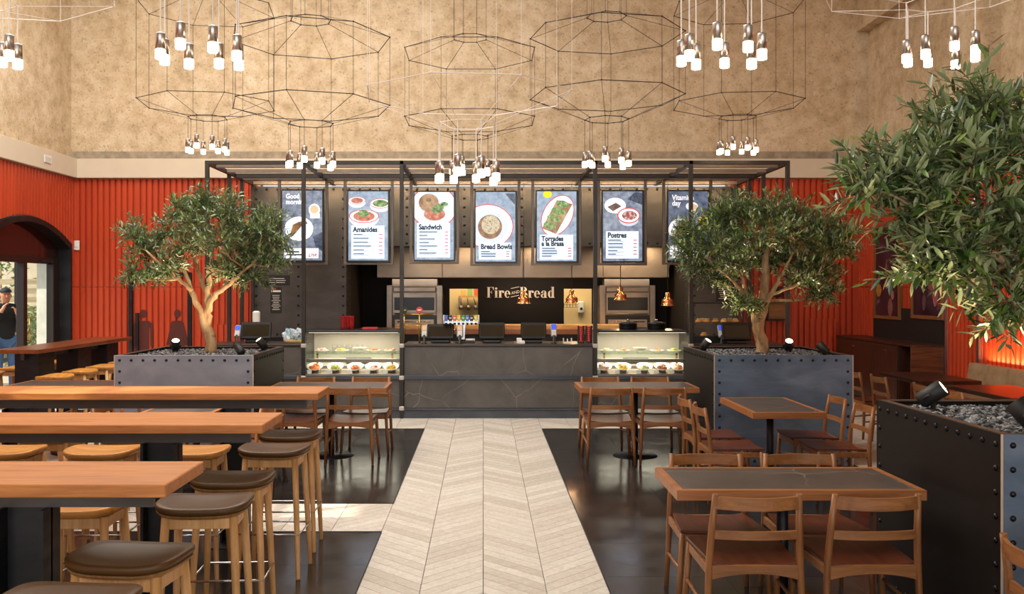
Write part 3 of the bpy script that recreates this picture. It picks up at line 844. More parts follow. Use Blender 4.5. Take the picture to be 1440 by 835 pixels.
# ---- small glasses hanging behind the shelf of the left case
for k in range(6):
    px = 470+k*7.4
    t = thing('drinking_glass', 'small clear glass in the row behind the plates on the glass shelf', 'glass', (PX(px, FY+.45), FY+.45, zu0+zs+.009), 0, 'glasses in the display case')
    MB().lathe([(.026, 0), (.032, .09), (.03, .09), (.024, .006), (.001, .006)], 12).build('tumbler', M['glass'], t)
# ================================================================ MENU SCREENS
DY = 14.12
def clip(poly, x0, x1, y0, y1):
    def cut(ps, ins, inter):
        out = []
        for i in range(len(ps)):
            a, b = ps[i-1], ps[i]
            if ins(b):
                if not ins(a): out.append(inter(a, b))
                out.append(b)
            elif ins(a): out.append(inter(a, b))
        return out
    def ix(v): return lambda a, b: (v, a[1]+(b[1]-a[1])*(v-a[0])/(b[0]-a[0]))
    def iy(v): return lambda a, b: (a[0]+(b[0]-a[0])*(v-a[1])/(b[1]-a[1]), v)
    for ins, it in ((lambda p: p[0] >= x0, ix(x0)), (lambda p: p[0] <= x1, ix(x1)), (lambda p: p[1] >= y0, iy(y0)), (lambda p: p[1] <= y1, iy(y1))):
        if poly: poly = cut(poly, ins, it)
    return poly
def ell(cx, cy, rx, ry, n=28, rot=0):
    c, s = math.cos(rot), math.sin(rot)
    return [(cx+rx*math.cos(2*PI*k/n)*c-ry*math.sin(2*PI*k/n)*s, cy+rx*math.cos(2*PI*k/n)*s+ry*math.sin(2*PI*k/n)*c) for k in range(n)]
E = {
 'stone_blue': emit2('screen_stone_blue', [(.3, '#5a6478'), (.5, '#8b95aa'), (.72, '#b9c2d2')], 11, .85),
 'stone_light': emit2('screen_stone_light', [(.3, '#8298b4'), (.5, '#a9bdd4'), (.72, '#c6d6e6')], 11, .85),
 'stone_dark': emit2('screen_stone_dark', [(.3, '#3f4a60'), (.5, '#66738c'), (.72, '#8b97ad')], 10, .8),
 'panel': emit('screen_panel', '#cfe0f2', .88), 'white': emit('screen_white', '#dfe4ec', .85), 'shade': emit('screen_plate_shade', '#b9c4d8', .9),
 'red': emit('screen_red', '#b8423c', .85), 'ink': emit('screen_ink', '#1b2430', .5), 'line': emit('screen_small_print', '#46566a', .7), 'price': emit('screen_price', '#b06070', .85), 'maroon': emit('screen_maroon', '#8c1c34', .8),
 'bun': emit2('screen_bun', [(.3, '#7a4a28'), (.5, '#b8844f'), (.72, '#dcb684')], 9, .9), 'crust': emit2('screen_crust', [(.3, '#5a351d'), (.5, '#a06a34'), (.72, '#cf9a58')], 12, .85),
 'green': emit2('screen_greens', [(.35, '#2f4a1c'), (.5, '#6f9a3a'), (.66, '#c6d68a')], 22, .9), 'salmon': emit2('screen_salmon', [(.35, '#b5482a'), (.55, '#de7a4c'), (.7, '#f0b890')], 20, .9),
 'seeds': emit2('screen_seeds', [(.4, '#c79a4a'), (.52, '#f1e6c6'), (.65, '#8a6a30')], 26, .9), 'coffee': emit('screen_coffee', '#c9a888', .9), 'yellow': emit('screen_lemon', '#e6c81e', .95), 'cloth': emit2('screen_cloth', [(.4, '#2a3346'), (.6, '#5a6680')], 30, .8),
 'choc': emit2('screen_chocolate', [(.35, '#3f2416'), (.6, '#7a4c30')], 18, .85), 'berry': emit2('screen_berries', [(.35, '#7a1f2a'), (.5, '#c0504a'), (.62, '#eadfd8'), (.7, '#56702e')], 24, .9)}
def screen(rect, bg, label):
    x0, x1, y0, y1 = rect
    W = lambda px: PX(px, DY); Z = lambda py: PZ(py, DY)
    cx = W((x0+x1)/2)
    t = thing('menu_screen', label, 'menu screen', (cx, DY, Z(y1)))
    ox, oz = cx, Z(y1)
    MB().box(W(x0-1.6)-ox, W(x1+2.6)-ox, .0, .05, Z(y1+2.6)-oz, Z(y0-2)-oz, .004).build('bezel', M['blackgloss'], t)
    ds = MB().box(W(x0)-ox, W(x1)-ox, -.003, .004, Z(y1)-oz, Z(y0)-oz).build('display', bg, t)
    for px in (x0-5.5, x1+5.5):
        MB().box(W(px)-.022-ox, W(px)+.022-ox, .05, .09, Z(y1+5)-oz, ZT-.05-oz, .003).build('hanger_bar', M['barsteel2'], t)
    MB().box(W(x0-5.5)-.022-ox, W(x1+5.5)+.022-ox, .04, .09, Z(y1+6)-oz, Z(y1+3)-oz, .003).build('bottom_bar', M['barsteel2'], t)
    cnt = [0]
    def flat(polys, m, name='picture', lay=1):
        mb = MB()
        for p in polys:
            p = clip(p, x0, x1, y0, y1)
            if p and len(p) > 2: mb.prism([(W(a)-ox, Z(b)-oz) for a, b in p], -.003-.0012*lay, -.002, 'y')
        return mb.build(name, m, ds)
    def rect_(a, b, c, d): return [(a, c), (b, c), (b, d), (a, d)]
    def menu(px0, px1, py0, py1, title, rows, tsize=9, lines=None):
        flat([rect_(px0, px1, py0, py1)], E['panel'], 'text_panel', 4)
        yy = py0+2.5
        for ln in title:
            text(ln, tsize*DY/F*1.12, (W(px0+2.5)-ox, -.0085, Z(yy+tsize*.72)-oz), E['ink'], ds, 'heading', 'LEFT', .0045, .0008, sx=.86); yy += tsize*.82
        yy += 2; ar = []; pr = []; st = (py1-2-yy)/rows
        rg = random.Random(len(title[0])+rows)
        for k in range(rows):
            L = .35+.45*rg.random()
            ar.append(rect_(px0+3, px0+3+(px1-px0-14)*L, yy, yy+1.4)); ar.append(rect_(px0+3, px0+(px1-px0)*.55, yy+2.4, yy+2.8))
            pr.append(rect_(px1-7.5, px1-2.5, yy, yy+1.4)); yy += st
        tag(flat(ar, E['line'], 'menu_lines', 5), kind='stuff'); tag(flat(pr, E['price'], 'menu_prices', 5), kind='stuff')
    return t, ds, flat, rect_, menu, (W, Z, ox, oz)
M['barsteel2'] = plain('hanger_steel', '#6b625a', .4, .7, .1)
lb = 'portrait menu screen showing '
# 1 Good morning
t, ds, flat, R_, menu, (W, Z, ox, oz) = screen((397, 453, 268, 366), E['stone_blue'], lb+'Good morning with a croissant and coffee')
flat([ell(442, 295, 8, 8.5)], E['white'], 'cup', 1); flat([ell(442, 294.5, 6, 6)], E['coffee'], 'coffee', 2); flat([R_(436, 450, 300, 307)], E['shade'], 'cup_side', .5)
flat([ell(420.5, 321.5, 20, 17)], E['white'], 'plate', 1); flat([ell(420.5, 322, 15, 12.5)], E['shade'], 'plate_well', 2)
flat([[(408, 331), (412, 316), (420, 312), (430, 310), (433, 314), (424, 318), (417, 326), (411, 333)]], E['crust'], 'croissant', 3)
flat([[(440, 333), (453, 326), (453, 353), (444, 347)]], E['cloth'], 'napkin', 1)
flat([R_(400, 448, 349, 363)], E['white'], 'text_panel', 4)
text('Good', .105, (W(402)-ox, -.006, Z(279)-oz), E['white'], ds, 'heading', 'LEFT', .003, .0008, sx=.85); text('morning', .105, (W(402)-ox, -.006, Z(287)-oz), E['white'], ds, 'heading', 'LEFT', .003, .0008, sx=.85)
text('2,75€', .06, (W(433.5)-ox, -.0085, Z(360.5)-oz), E['maroon'], ds, 'price', 'LEFT', .002, .0008, sx=.95)
flat([R_(403, 421, 353, 355), R_(403, 424, 357, 359)], E['ink'], 'menu_lines', 5)
# 2 Amanides
t, ds, flat, R_, menu, _ = screen((490, 545.5, 269, 366), E['stone_light'], lb+'Amanides with three salad bowls')
for (x, y, r, f) in ((502, 282, 12, 'salmon'), (535, 286, 15, 'green'), (512, 304, 21, 'salmon')):
    flat([ell(x, y+3, r, r*.62)], E['shade'], 'bowl', 1); flat([ell(x, y, r, r*.45)], E['red'], 'bowl_rim', 2); flat([ell(x, y, r*.94, r*.4)], E['white'], 'bowl_inside', 3); flat([ell(x, y, r*.72, r*.34)], E[f], 'food', 4)
flat([ell(511, 300, 8, 5)], E['green'], 'greens', 5)
menu(494, 540.5, 317, 363.5, ['Amanides'], 6)
# 3 Sandwich
t, ds, flat, R_, menu, _ = screen((583, 638, 270, 365), E['stone_light'], lb+'Sandwich with a bagel on a plate')
flat([ell(610, 291, 33, 30)], E['red'], 'plate_rim', 1); flat([ell(610, 291, 31.5, 28.5)], E['white'], 'plate', 2); flat([ell(610, 291, 25, 22)], E['shade'], 'plate_well', 3)
flat([ell(611, 301, 15, 9)], E['salmon'], 'filling', 4); flat([ell(603, 285, 14, 12.5)], E['bun'], 'bagel', 5); flat([ell(603, 281, 4, 3)], E['crust'], 'bagel_hole', 6); flat([ell(616, 293, 9, 6, 20, -.5), ell(625, 287, 5, 3)], E['green'], 'greens', 6)
menu(586.5, 633, 313.5, 362, ['Sandwich'], 7)
# 4 Bread Bowls
t, ds, flat, R_, menu, _ = screen((669, 724.5, 270, 367.5), E['stone_light'], lb+'Bread Bowls with a round loaf')
flat([ell(686, 318, 36, 31)], E['red'], 'plate_rim', 1); flat([ell(686, 318, 34.8, 29.8)], E['white'], 'plate', 2); flat([ell(686, 319, 28, 24)], E['shade'], 'plate_well', 3)
flat([ell(689, 319, 17, 17)], E['crust'], 'loaf', 4); flat([ell(690, 316, 13, 13)], E['seeds'], 'loaf_crust', 5); flat([[(710, 272), (724, 272), (724, 288)]], E['cloth'], 'napkin', 1)
menu(673.5, 719, 341, 365, ['Bread Bowls'], 3)
# 5 Torrades a la Brasa
t, ds, flat, R_, menu, _ = screen((755, 810.5, 269, 367), E['stone_light'], lb+'Torrades a la Brasa with topped toast on an oval plate')
flat([ell(784, 303, 31, 21, 28, -1.08)], E['red'], 'plate_rim', 1); flat([ell(784, 303, 29.8, 19.8, 28, -1.08)], E['white'], 'plate', 2)
flat([[(762, 321), (782, 329), (805, 287), (783, 281)]], E['bun'], 'toast', 3); flat([ell(791, 287, 9, 5, 20, .2), ell(785, 297, 10, 5, 20, .2), ell(779, 307, 10, 5, 20, .3), ell(773, 317, 9, 5, 20, .3)], E['green'], 'greens', 4)
flat([ell(770, 273, 6, 5)], E['yellow'], 'lemon', 1)
menu(759, 806, 330, 365, ['Torrades', 'a la Brasa'], 4, 8.5)
# 6 Postres
t, ds, flat, R_, menu, _ = screen((848, 903, 269, 367), E['stone_blue'], lb+'Postres with a brownie and a berry bowl')
flat([ell(865, 289, 15, 11)], E['white'], 'plate', 1); flat([[(854, 291), (862, 297), (874, 290), (866, 285)]], E['choc'], 'brownie', 2)
flat([ell(884, 308, 14, 10)], E['shade'], 'bowl', 2); flat([ell(884, 303, 16, 11)], E['red'], 'bowl_rim', 3); flat([ell(884, 303, 14.5, 9.6)], E['white'], 'bowl_inside', 4); flat([ell(885, 303, 10.5, 6.5)], E['berry'], 'berries', 5)
flat([[(882, 280), (893, 270), (903, 272), (903, 288)]], E['cloth'], 'napkin', 1)
menu(852, 898, 325, 363.5, ['Postres'], 5)
# 7 Vitamine day
t, ds, flat, R_, menu, (W, Z, ox, oz) = screen((940, 995.5, 269, 366), E['stone_dark'], lb+'Vitamine day behind the olive tree crown')
flat([R_(969, 981, 292, 306)], E['shade'], 'cup_side', .5); flat([ell(973, 290, 8.5, 6)], E['white'], 'cup', 1); flat([ell(975, 291, 6, 4)], E['coffee'], 'coffee', 2)
flat([ell(957, 323, 17, 16)], E['white'], 'plate', 1); flat([[(949, 333), (951, 320), (961, 312), (970, 310), (966, 322), (957, 333)]], E['crust'], 'croissant', 2); flat([ell(989, 312, 7, 9)], E['yellow'], 'juice', 2)
text('Vitamine', .11, (W(945)-ox, -.006, Z(281)-oz), E['white'], ds, 'heading', 'LEFT', .003, .0008, sx=.85); text('day', .11, (W(945)-ox, -.006, Z(289)-oz), E['white'], ds, 'heading', 'LEFT', .003, .0008, sx=.85)
flat([R_(942, 990, 345, 363)], E['white'], 'text_panel', 4)

# ---- notices on the steel wall
def notice(xa, xb, ya, yb, label, n, Yn=SY-.006, strip=True):
    t = thing('wall_notice', label, 'notice', (PX((xa+xb)/2, Yn), Yn, PZ(yb, Yn)))
    ox, oz = PX((xa+xb)/2, Yn), PZ(yb, Yn); W = lambda p: PX(p, Yn)-ox; Z = lambda p: PZ(p, Yn)-oz
    MB().box(W(xa), W(xb), -.006, 0, 0, Z(ya)).build('board', M['black'], t)
    mb = MB(); rg = random.Random(n)
    for k in range(n):
        y = ya+(yb-ya)*(.3+.62*k/n); l = (xb-xa)*(.25+.17*rg.random()); m = (xa+xb)/2
        mb.box(W(m-l), W(m+l), -.0075, -.005, Z(y+.9), Z(y))
    mb.build('text_lines', plain('notice_print', '#b9b6b0', .6), t)
    if strip:
        MB().box(W(xa+1), W(xb-1), -.0075, -.005, Z(ya+6.5), Z(ya+4)).build('white_strip', M['white'], t)
        MB().box(W(xa+1), W((xa+xb)/2), -.0075, -.005, Z(ya+3), Z(ya+1.2)).build('red_strip', plain('notice_red', '#b04050', .6), t)
notice(380.5, 396, 404, 440, 'tall black notice with white print on the riveted steel wall', 9)
notice(372, 407.5, 387, 400.5, 'wide black notice board above the tall one on the riveted steel wall', 3, strip=False)
notice(1007, 1031, 397, 424, 'black notice with a white strip above the bread cabinet', 6)

# ---- copper pendant lamps over the bar
for k, (px, yt, yb) in enumerate(((736.5, 407, 427), (804, 407, 426.5), (872.5, 402, 422), (939, 409, 430))):
    Y = 14.62; s = (yb-yt)*Y/F; z = PZ(yb, Y)
    lab = ['in front of the sign lettering', 'in front of the right pass window', 'in front of the right oven', 'between the right oven and the olive tree'][k]
    t = thing('copper_pendant', 'small polished copper bell pendant lamp hanging '+lab, 'pendant lamp', (PX(px, Y), Y, z), 0, 'copper pendants over the bar')
    MB().lathe([(.112, 0), (.114, .006), (.104, .014), (.094, .03), (.094, .075), (.088, .098), (.064, .112), (.058, .128), (.043, .136), (.041, .2), (.03, .212), (.012, .216), (.001, .218)], 24).build('shade', M['copper'], t)
    MB().lathe([(.05, .03), (.03, .01), (.001, .004)], 14).build('bulb', M['downlight'], t)
    MB().tube([(0, 0, .212), (0, 0, ZT-.06-z)], .006, 6).build('cord', M['black'], t)
    light('copper_lamp', 'POINT', (PX(px, Y), Y, z-.03), (0,0,0), 5, (1, .66, .35), shadow_soft_size=.04)

# ================================================================ THINGS ON THE COUNTER
M['cup_red'] = plain('red_paper_cup', '#c23434', .5); M['rg'] = plain('reader_grey', '#8d8a86', .4)
CZ = PZ(484, FY)
def pos(px, w_px, y_top, label, Y=FY+.3, rz=0, z=CZ):
    t = thing('till_monitor', label, 'till', (PX(px, Y), Y, z), rz)
    w = w_px*Y/F/2; h = PZ(y_top, Y)-z
    tilt = Matrix.Translation((0, 0, .05)) @ Matrix.Rotation(-.28, 4, 'X')
    MB().box(-w, w, -.02, .03, 0, h-.05, .012, M=tilt).build('monitor', M['blackgloss'], t)
    sc = MB().box(-w*.86, w*.86, -.024, -.018, .04, h-.09, M=tilt); q = plain('dim_touchscreen', '#2a2216', .12, 0, .05) if 'dim_screen' not in M else M['dim_screen']; M['dim_screen'] = q
    sc.build('touchscreen', q, t)
    MB().box(-w*.7, w*.7, .0, .26, 0, .05, .012).build('base', M['blackgloss'], t)
    MB().prism([(.02, .05), (.2, .05), (.16, h*.75), (.1, h*.85)], -w*.5, w*.5, 'x').build('stand', M['black'], t)
    return t
pos(619.5, 38, 455, 'black till monitor between the beer taps and the drinks dispenser')
pos(691.5, 37, 453, 'black till monitor beside the drinks dispenser, before the sign')
pos(750.5, 36, 453, 'black till monitor beside the blue-lit card reader and napkins', Y=FY+.28)
pos(360, 42, 452, 'black till monitor on the counter behind the left olive planter', Y=FY+.34, rz=.15)
pos(1036, 40, 453, 'black till monitor in front of the bread cabinet', Y=FY+.07)
def reader(px, ytop, ybot, label, Y=FY+.12, z=CZ, lit=True):
    t = thing('card_reader', label, 'card reader', (PX(px, Y), Y, z))
    h = PZ(ytop, Y)-z; k = h/.26
    MB().lathe([(.04, 0), (.04, .01), (.02, .02), (.016, .12)], 12).build('stand', M['black'], t)
    tl = Matrix.Translation((0, .01, h-.17*k)) @ Matrix.Rotation(-.45, 4, 'X')
    MB().box(-.04, .04, -.02, .02, 0, .18*k, .008, M=tl).build('body', plain('reader_grey', '#8d8a86', .4) if 'rg' not in M else M['rg'], t)
    MB().box(-.03, .03, -.023, -.018, .1*k, .165*k, M=tl).build('screen', M['blue_led'] if lit else M['reader_dim'], t)
    kb = MB()
    for a in range(3):
        for b in range(4): kb.box(-.026+.019*a, -.012+.019*a, -.024, -.018, .012+.02*b*k, .025+.02*b*k, M=tl)
    kb.build('keypad', M['white'], t)
M['blue_led'] = emit('reader_blue_screen', '#2a4bd0', .9); M['reader_dim'] = plain('reader_screen_dim', '#c79c74', .4)
reader(596.5, 457, 484, 'grey card reader beside the beer taps', lit=False)
reader(646.5, 457, 484, 'grey card reader beside the soft drinks tower', lit=False)
reader(779, 455, 484, 'grey card reader with a blue screen beside the napkins')
reader(333, 457, 484, 'grey card reader with a blue screen behind the left olive planter', Y=FY+.2)
reader(1015, 457, 484, 'grey card reader with a blue screen in front of the bread cabinet', Y=FY+.1)
# beer tap tower
Y = FY+.2
t = thing('beer_tap', 'brass beer tap rail with a green and a red round badge', 'beer tap', (PX(579, Y), Y, CZ))
a, b = PX(568.5, Y)-PX(579, Y), PX(590, Y)-PX(579, Y); zz = PZ(442, Y)-CZ
for x in (a, b): MB().tube([(x, 0, 0), (x, 0, zz+.02)], .013, 10).build('pole', M['brass'], t)
MB().tube([(a, 0, zz), (b+.18, 0, zz)], .009, 8).build('crossbar', M['brass'], t)
for x, c, c2 in ((a, '#1d3a22', '#d8c63a'), (b, '#c73a36', '#f0e6da')):
    Mx = Matrix.Translation((x, -.02, zz+.06)) @ Matrix.Rotation(PI/2, 4, 'X')
    bd = MB().lathe([(.045, -.008), (.045, .008)], 20, M=Mx).build('badge', plain('badge_'+c[1:], c, .35), t)
    MB().box(x-.026, x+.026, -.031, -.027, zz+.053, zz+.067).build('badge_mark', plain('badge_mark_'+c[1:], c2, .4), bd)
    MB().tube([(x, -.0, zz+.02), (x, -.07, zz-.02)], .008, 8).build('spout', M['brass'], t)
# soft drinks dispenser
Y = FY+.3
t = thing('drinks_dispenser', 'steel soft drinks tower with eight coloured nozzles', 'dispenser', (PX(649, Y), Y, CZ))
W = lambda p: PX(p, Y)-PX(649, Y); Z = lambda p: PZ(p, Y)-CZ
MB().prism([(W(644.5), Z(477)), (W(653.5), Z(477)), (W(654.5), Z(455)), (W(642), Z(455))], -.03, .06, 'y').build('column', M['chrome'], t)
MB().box(W(623), W(674), -.03, .07, Z(455.5), Z(450), .006).build('header', M['chrome'], t)
MB().box(W(640), W(668), -.06, .08, 0, .02, .004).build('base', M['black'], t)
for s in (623, 672): MB().box(W(s), W(s+2), -.03, .05, Z(455), Z(443), .002).build('end_plate', M['white'], t)
for k, c in enumerate(('#2f6fc0', '#2a2a30', '#d8694a', '#d8b82a', '#4a9a48', '#2f80c8', '#3a3038', '#d8c82a')):
    px = 627.5+k*5.95
    nz = MB().box(W(px-2.4), W(px+2.4), -.05, -.025, Z(451.5), Z(443), .003).build('nozzle_label', plain('nozzle_%d' % k, c, .35), t)
    MB().box(W(px-1.6), W(px+1.6), -.053, -.049, Z(447.6), Z(446.2)).build('label_mark', M['white'] if k != 0 else plain('nozzle_red_mark', '#c83a3a', .4), nz)
    MB().lathe([(.012, -.03), (.018, .0)], 10, (W(px), -.035, Z(453.5))).build('nozzle', M['black'], t)
MB().tube([(W(655), -.02, Z(477.5)), (W(668), -.02, Z(477.5))], .016, 10).build('pipe', M['white'], t)
# napkins, white holder, cup dispensers
Y = FY+.12
t = thing('napkin_stack', 'white paper napkin stacks beside the till monitor', 'napkins', (PX(732, Y), Y, CZ))
MB().box(-.05, .02, .02, .1, 0, .075, .006).build('stack', M['white'], t); MB().box(-.01, .06, -.05, .05, 0, .04, .006).build('stack', M['white'], t)
Y = FY+.25
t = thing('leaflet_holder', 'small white wire leaflet holder beside the red cups dispenser', 'holder', (PX(798, Y), Y, CZ))
MB().box(-.06, .06, -.03, .03, 0, .012).box(-.06, -.05, -.03, .03, .012, .07).box(.05, .06, -.03, .03, .012, .07).box(-.005, .005, -.03, .03, .012, .06).build('rack', M['white'], t)
for k, px in enumerate((817, 828)):
    t = thing('cup_tube', 'tall black tube holding stacked red patterned cups on the counter', 'cup dispenser', (PX(px, Y), Y, CZ), 0, 'cup tubes on the counter')
    MB().box(-.045, -.03, -.03, .03, 0, .24).box(.03, .045, -.03, .03, 0, .24).box(-.045, .045, -.03, .03, 0, .012).build('rack', M['black'], t)
    for j in range(8): MB().lathe([(.02, 0), (.028, .03)], 10, (0, 0, .014+j*.027)).build('cup', M['cup_red'], t)

# crisps basket
Y = FY+.25
t = thing('snack_basket', 'wicker basket of blue and white snack bags on the counter', 'basket', (PX(412.5, Y), Y, CZ))
MB().lathe([(.11, 0), (.135, .05), (.13, .05), (.105, .01), (.001, .01)], 18, sy=.7).build('basket', plain('wicker', '#b99a6a', .8, 0, .25, 60, .2, .5), t)
rg = random.Random(4)
bagw = NT('snack_bag_print'); v = bagw.coords((1,1,1)); f = bagw.noise(v, 12, 3); bagw.col(bagw.ramp(f, [(.42, lin('#e8e8e6')), (.5, lin('#4aa3c9')), (.56, lin('#ececea')), (.66, lin('#3a6a90'))])).setp(.35)
for k in range(9):
    Mx = Matrix.Translation((-.09+.022*k, -.03+.07*rg.random(), .05+.05*rg.random())) @ Euler((rg.uniform(-.4,.4), rg.uniform(-.5,.5), rg.uniform(-.5,.5))).to_matrix().to_4x4()
    bg = thing('snack_bag', 'crumpled blue and white snack bag in the wicker basket', 'snack bag', (PX(412.5, Y), Y, CZ), 0, 'snack bags in the basket')
    mb = MB()
    def fn(u, w, s): return (-.055+.11*u, s*.022*math.sin(PI*u)*math.sin(PI*w), -.03+.14*w)
    mb.grid(lambda u, w: Mx @ Vector(fn(u, w, 1)), 6, 6); mb.grid(lambda u, w: Mx @ Vector(fn(u, w, -1)), 6, 6)
    mb.build('bag', bagw.m, bg)
# white paper tower, red cups stack, red tray, stock pots
Y = FY+.665
t = thing('receipt_tower', 'white upright box standing behind the till on the left counter', 'box', (PX(360.5, Y), Y, CZ)); MB().box(-.05, .05, -.04, .04, 0, PZ(437, Y)-CZ, .02).build('shell', M['white'], t); MB().box(-.03, .03, -.045, -.04, .03, .06).build('slot', M['black'], t)
CT = PZ(466, FY)+.012
Y = FY+.45
for k, px in enumerate((482.5, 488.5, 494.5)):
    t = thing('cup_stack', 'red paper cup stack on top of the display case', 'cups', (PX(px, Y), Y+(.06 if k == 1 else 0), CT), 0, 'red cup stacks on the case')
    for j in range(5): MB().lathe([(.026, 0), (.034, .05), (.036, .052), (.033, .052)], 12, (0, 0, .032*j)).build('cup', M['cup_red'], t)
t = thing('red_tray', 'flat red tray lying on the display case top', 'tray', (PX(520, Y), Y, CT)); MB().box(-.1, .1, -.08, .08, 0, .012, .005).build('base', M['cup_red'], t); [MB().box(-.1, .1, y_-.005, y_+.005, .012, .025).build('rim', M['cup_red'], t) for y_ in (-.075, .075)]
for k, px in enumerate((883, 923)):
    Y = FY+.45
    t = thing('stock_pot', 'black lidded soup kettle on the display case top', 'pot', (PX(px, Y), Y, CT), 0, 'soup kettles on the case')
    MB().lathe([(.12, 0), (.125, .02), (.125, .07), (.135, .075)], 22).build('kettle', M['blackgloss'], t)
    MB().lathe([(.132, .075), (.13, .085), (.07, .105), (.001, .11)], 22).build('lid', M['blackgloss'], t)
    MB().lathe([(.02, .11), (.015, .125), (.022, .135), (.001, .14)], 10).build('knob', M['chrome'], t)
# bread cabinet
Y = FY+.35
xa, xb = PX(973, Y), PX(1046, Y); zt_ = PZ(425, Y)
t = thing('bread_cabinet', 'black framed glass bread cabinet with two shelves of rolls', 'display cabinet', ((xa+xb)/2, Y, CZ)); w = (xb-xa)/2; h = zt_-CZ
MB().box(-w, w, 0, .3, 0, .09, .004).build('base', M['blackgloss'], t); MB().box(-w, w, 0, .3, h-.02, h, .004).build('top', M['blackgloss'], t)
for s in (-1, 1):
    for y in (.01, .29): MB().box(s*(w-.015)-.015, s*(w-.015)+.015, y-.01, y+.01, .09, h-.02).build('upright', M['blackgloss'], t)
MB().box(-w+.03, w-.03, .004, .008, .09, h-.02).build('front_pane', M['glass'], t)
sh = PZ(453, Y)-CZ
MB().box(-w+.03, w-.03, .03, .28, sh-.008, sh).build('shelf', M['glass'], t)
br = NT('bread_crust'); v = br.coords(); f = br.noise(v, 6, 4); br.col(br.ramp(f, [(.3, lin('#a8662a')), (.6, lin('#d89a4a')), (.8, lin('#e6b870'))])).setp(.55)
n = 0
for (px, zz, dy) in ((983, sh, .1), (989, sh, .22), (994.5, sh, .1), (1006, sh, .14), (1018, sh, .1), (1026, sh, .22), (1034, sh, .12), (990, .091, .12)):
    yy = Y+dy
    t = thing('bread_roll', 'round golden bread roll on the %s of the bread cabinet' % ('glass shelf' if zz == sh else 'lower deck'), 'bread', (PX(px, yy), yy, CZ+zz), 0, 'rolls in the bread cabinet')
    MB().ball((0,0,0), .052, 14, 6, .95, True).build('crust', br.m, t); MB().box(-.03, .03, -.004, .004, .044, .05).build('slash', M['porcelain'], t); n += 1
# wooden hatch on the back red wall
t = thing('wall_hatch', 'wood-lined hatch in the red wall behind the right olive tree', 'hatch', (PX(1093, YB-.05), YB-.06, PZ(448, YB)))
ww = 13*YB/F; hh = 23*YB/F
MB().box(-ww, ww, 0, .05, 0, hh).build('panel', wood('hatch_wood', '#6b4526', '#9a6a3c', 'x'), t)
MB().box(-ww-.03, -ww, -.03, .05, -.03, hh+.03).box(ww, ww+.03, -.03, .05, -.03, hh+.03).box(-ww, ww, -.03, .05, hh, hh+.03).box(-ww, ww, -.03, .05, -.03, 0).build('frame', M['black'], t)
t = thing('wall_speaker', 'small black wall speaker above the wood-lined hatch', 'speaker', (PX(1094, YB-.1), YB-.1, PZ(417, YB-.1)))
MB().box(-.08, .08, 0, .1, 0, .17, .01).build('cabinet', M['black'], t); MB().lathe([(.05, -.004), (.03, .004), (.001, .0)], 14, M=Matrix.Translation((0, -.002, .08)) @ Matrix.Rotation(PI/2, 4, 'X')).build('cone', M['rivet'], t)
# ================================================================ HIGH TABLES AND STOOLS
HZ = 1.05
def high_table(x0, x1, y0, y1, label, m, axis='x', posts_=None):
    t = thing('high_table', label, 'table', ((x0+x1)/2, (y0+y1)/2, 0), 0, 'high tables')
    w, d = (x1-x0)/2, (y1-y0)/2
    MB().box(-w, w, -d, d, HZ-.047, HZ, .004).build('tabletop', m, t)
    cx = (x0+x1)/2; cy = (y0+y1)/2
    if axis == 'x':
        for px in posts_:
            X = px-cx
            MB().box(X-.075, X+.09, -.006, .006, .012, HZ-.13).box(X-.09, X-.075, -.07, .07, .012, HZ-.13).box(X+.075, X+.09, -.07, .07, .012, HZ-.13).build('post', M['blacksteel'], t)
            MB().box(X-.15, X+.15, -.2, .2, 0, .012, .002).build('foot_plate', M['blacksteel'], t)
        MB().box(-w+.12, w-.12, -.012, .012, HZ-.13, HZ-.047).box(-w+.12, w-.12, -.05, .05, HZ-.056, HZ-.047).build('beam', M['darksteel'], t)
    else:
        for py in posts_:
            Yp = py-cy
            MB().box(-.14, .14, Yp-.2, Yp+.2, .012, HZ-.047, .003).build('pedestal', M['blacksteel'], t)
            MB().box(-.2, .2, Yp-.26, Yp+.26, 0, .012).build('foot_plate', M['blacksteel'], t)
        MB().box(-.02, .02, -d+.15, d-.15, HZ-.13, HZ-.047).build('beam', M['darksteel'], t)
HT = {'A': (3.29, 3.74), 'B': (4.74, 5.21), 'C': (6.17, 6.60)}
high_table(-3.75, -1.131, *HT['A'], 'foremost high honey oak table, farthest from the bar counter', M['slab'], 'x', (-1.73, -3.2))
high_table(-3.75, -1.131, *HT['B'], 'middle high honey oak table of the row of three', M['slab'], 'x', (-1.73, -3.2))
high_table(-3.75, -1.10, *HT['C'], 'high honey oak table nearest the left olive planter', M['slab'], 'x', (-1.71, -3.2))
high_table(-5.57, -5.05, 10.5, 13.3, 'long dark brown high table in front of the arched doorway', M['slab_dark'], 'y', (10.95, 12.0, 12.9))

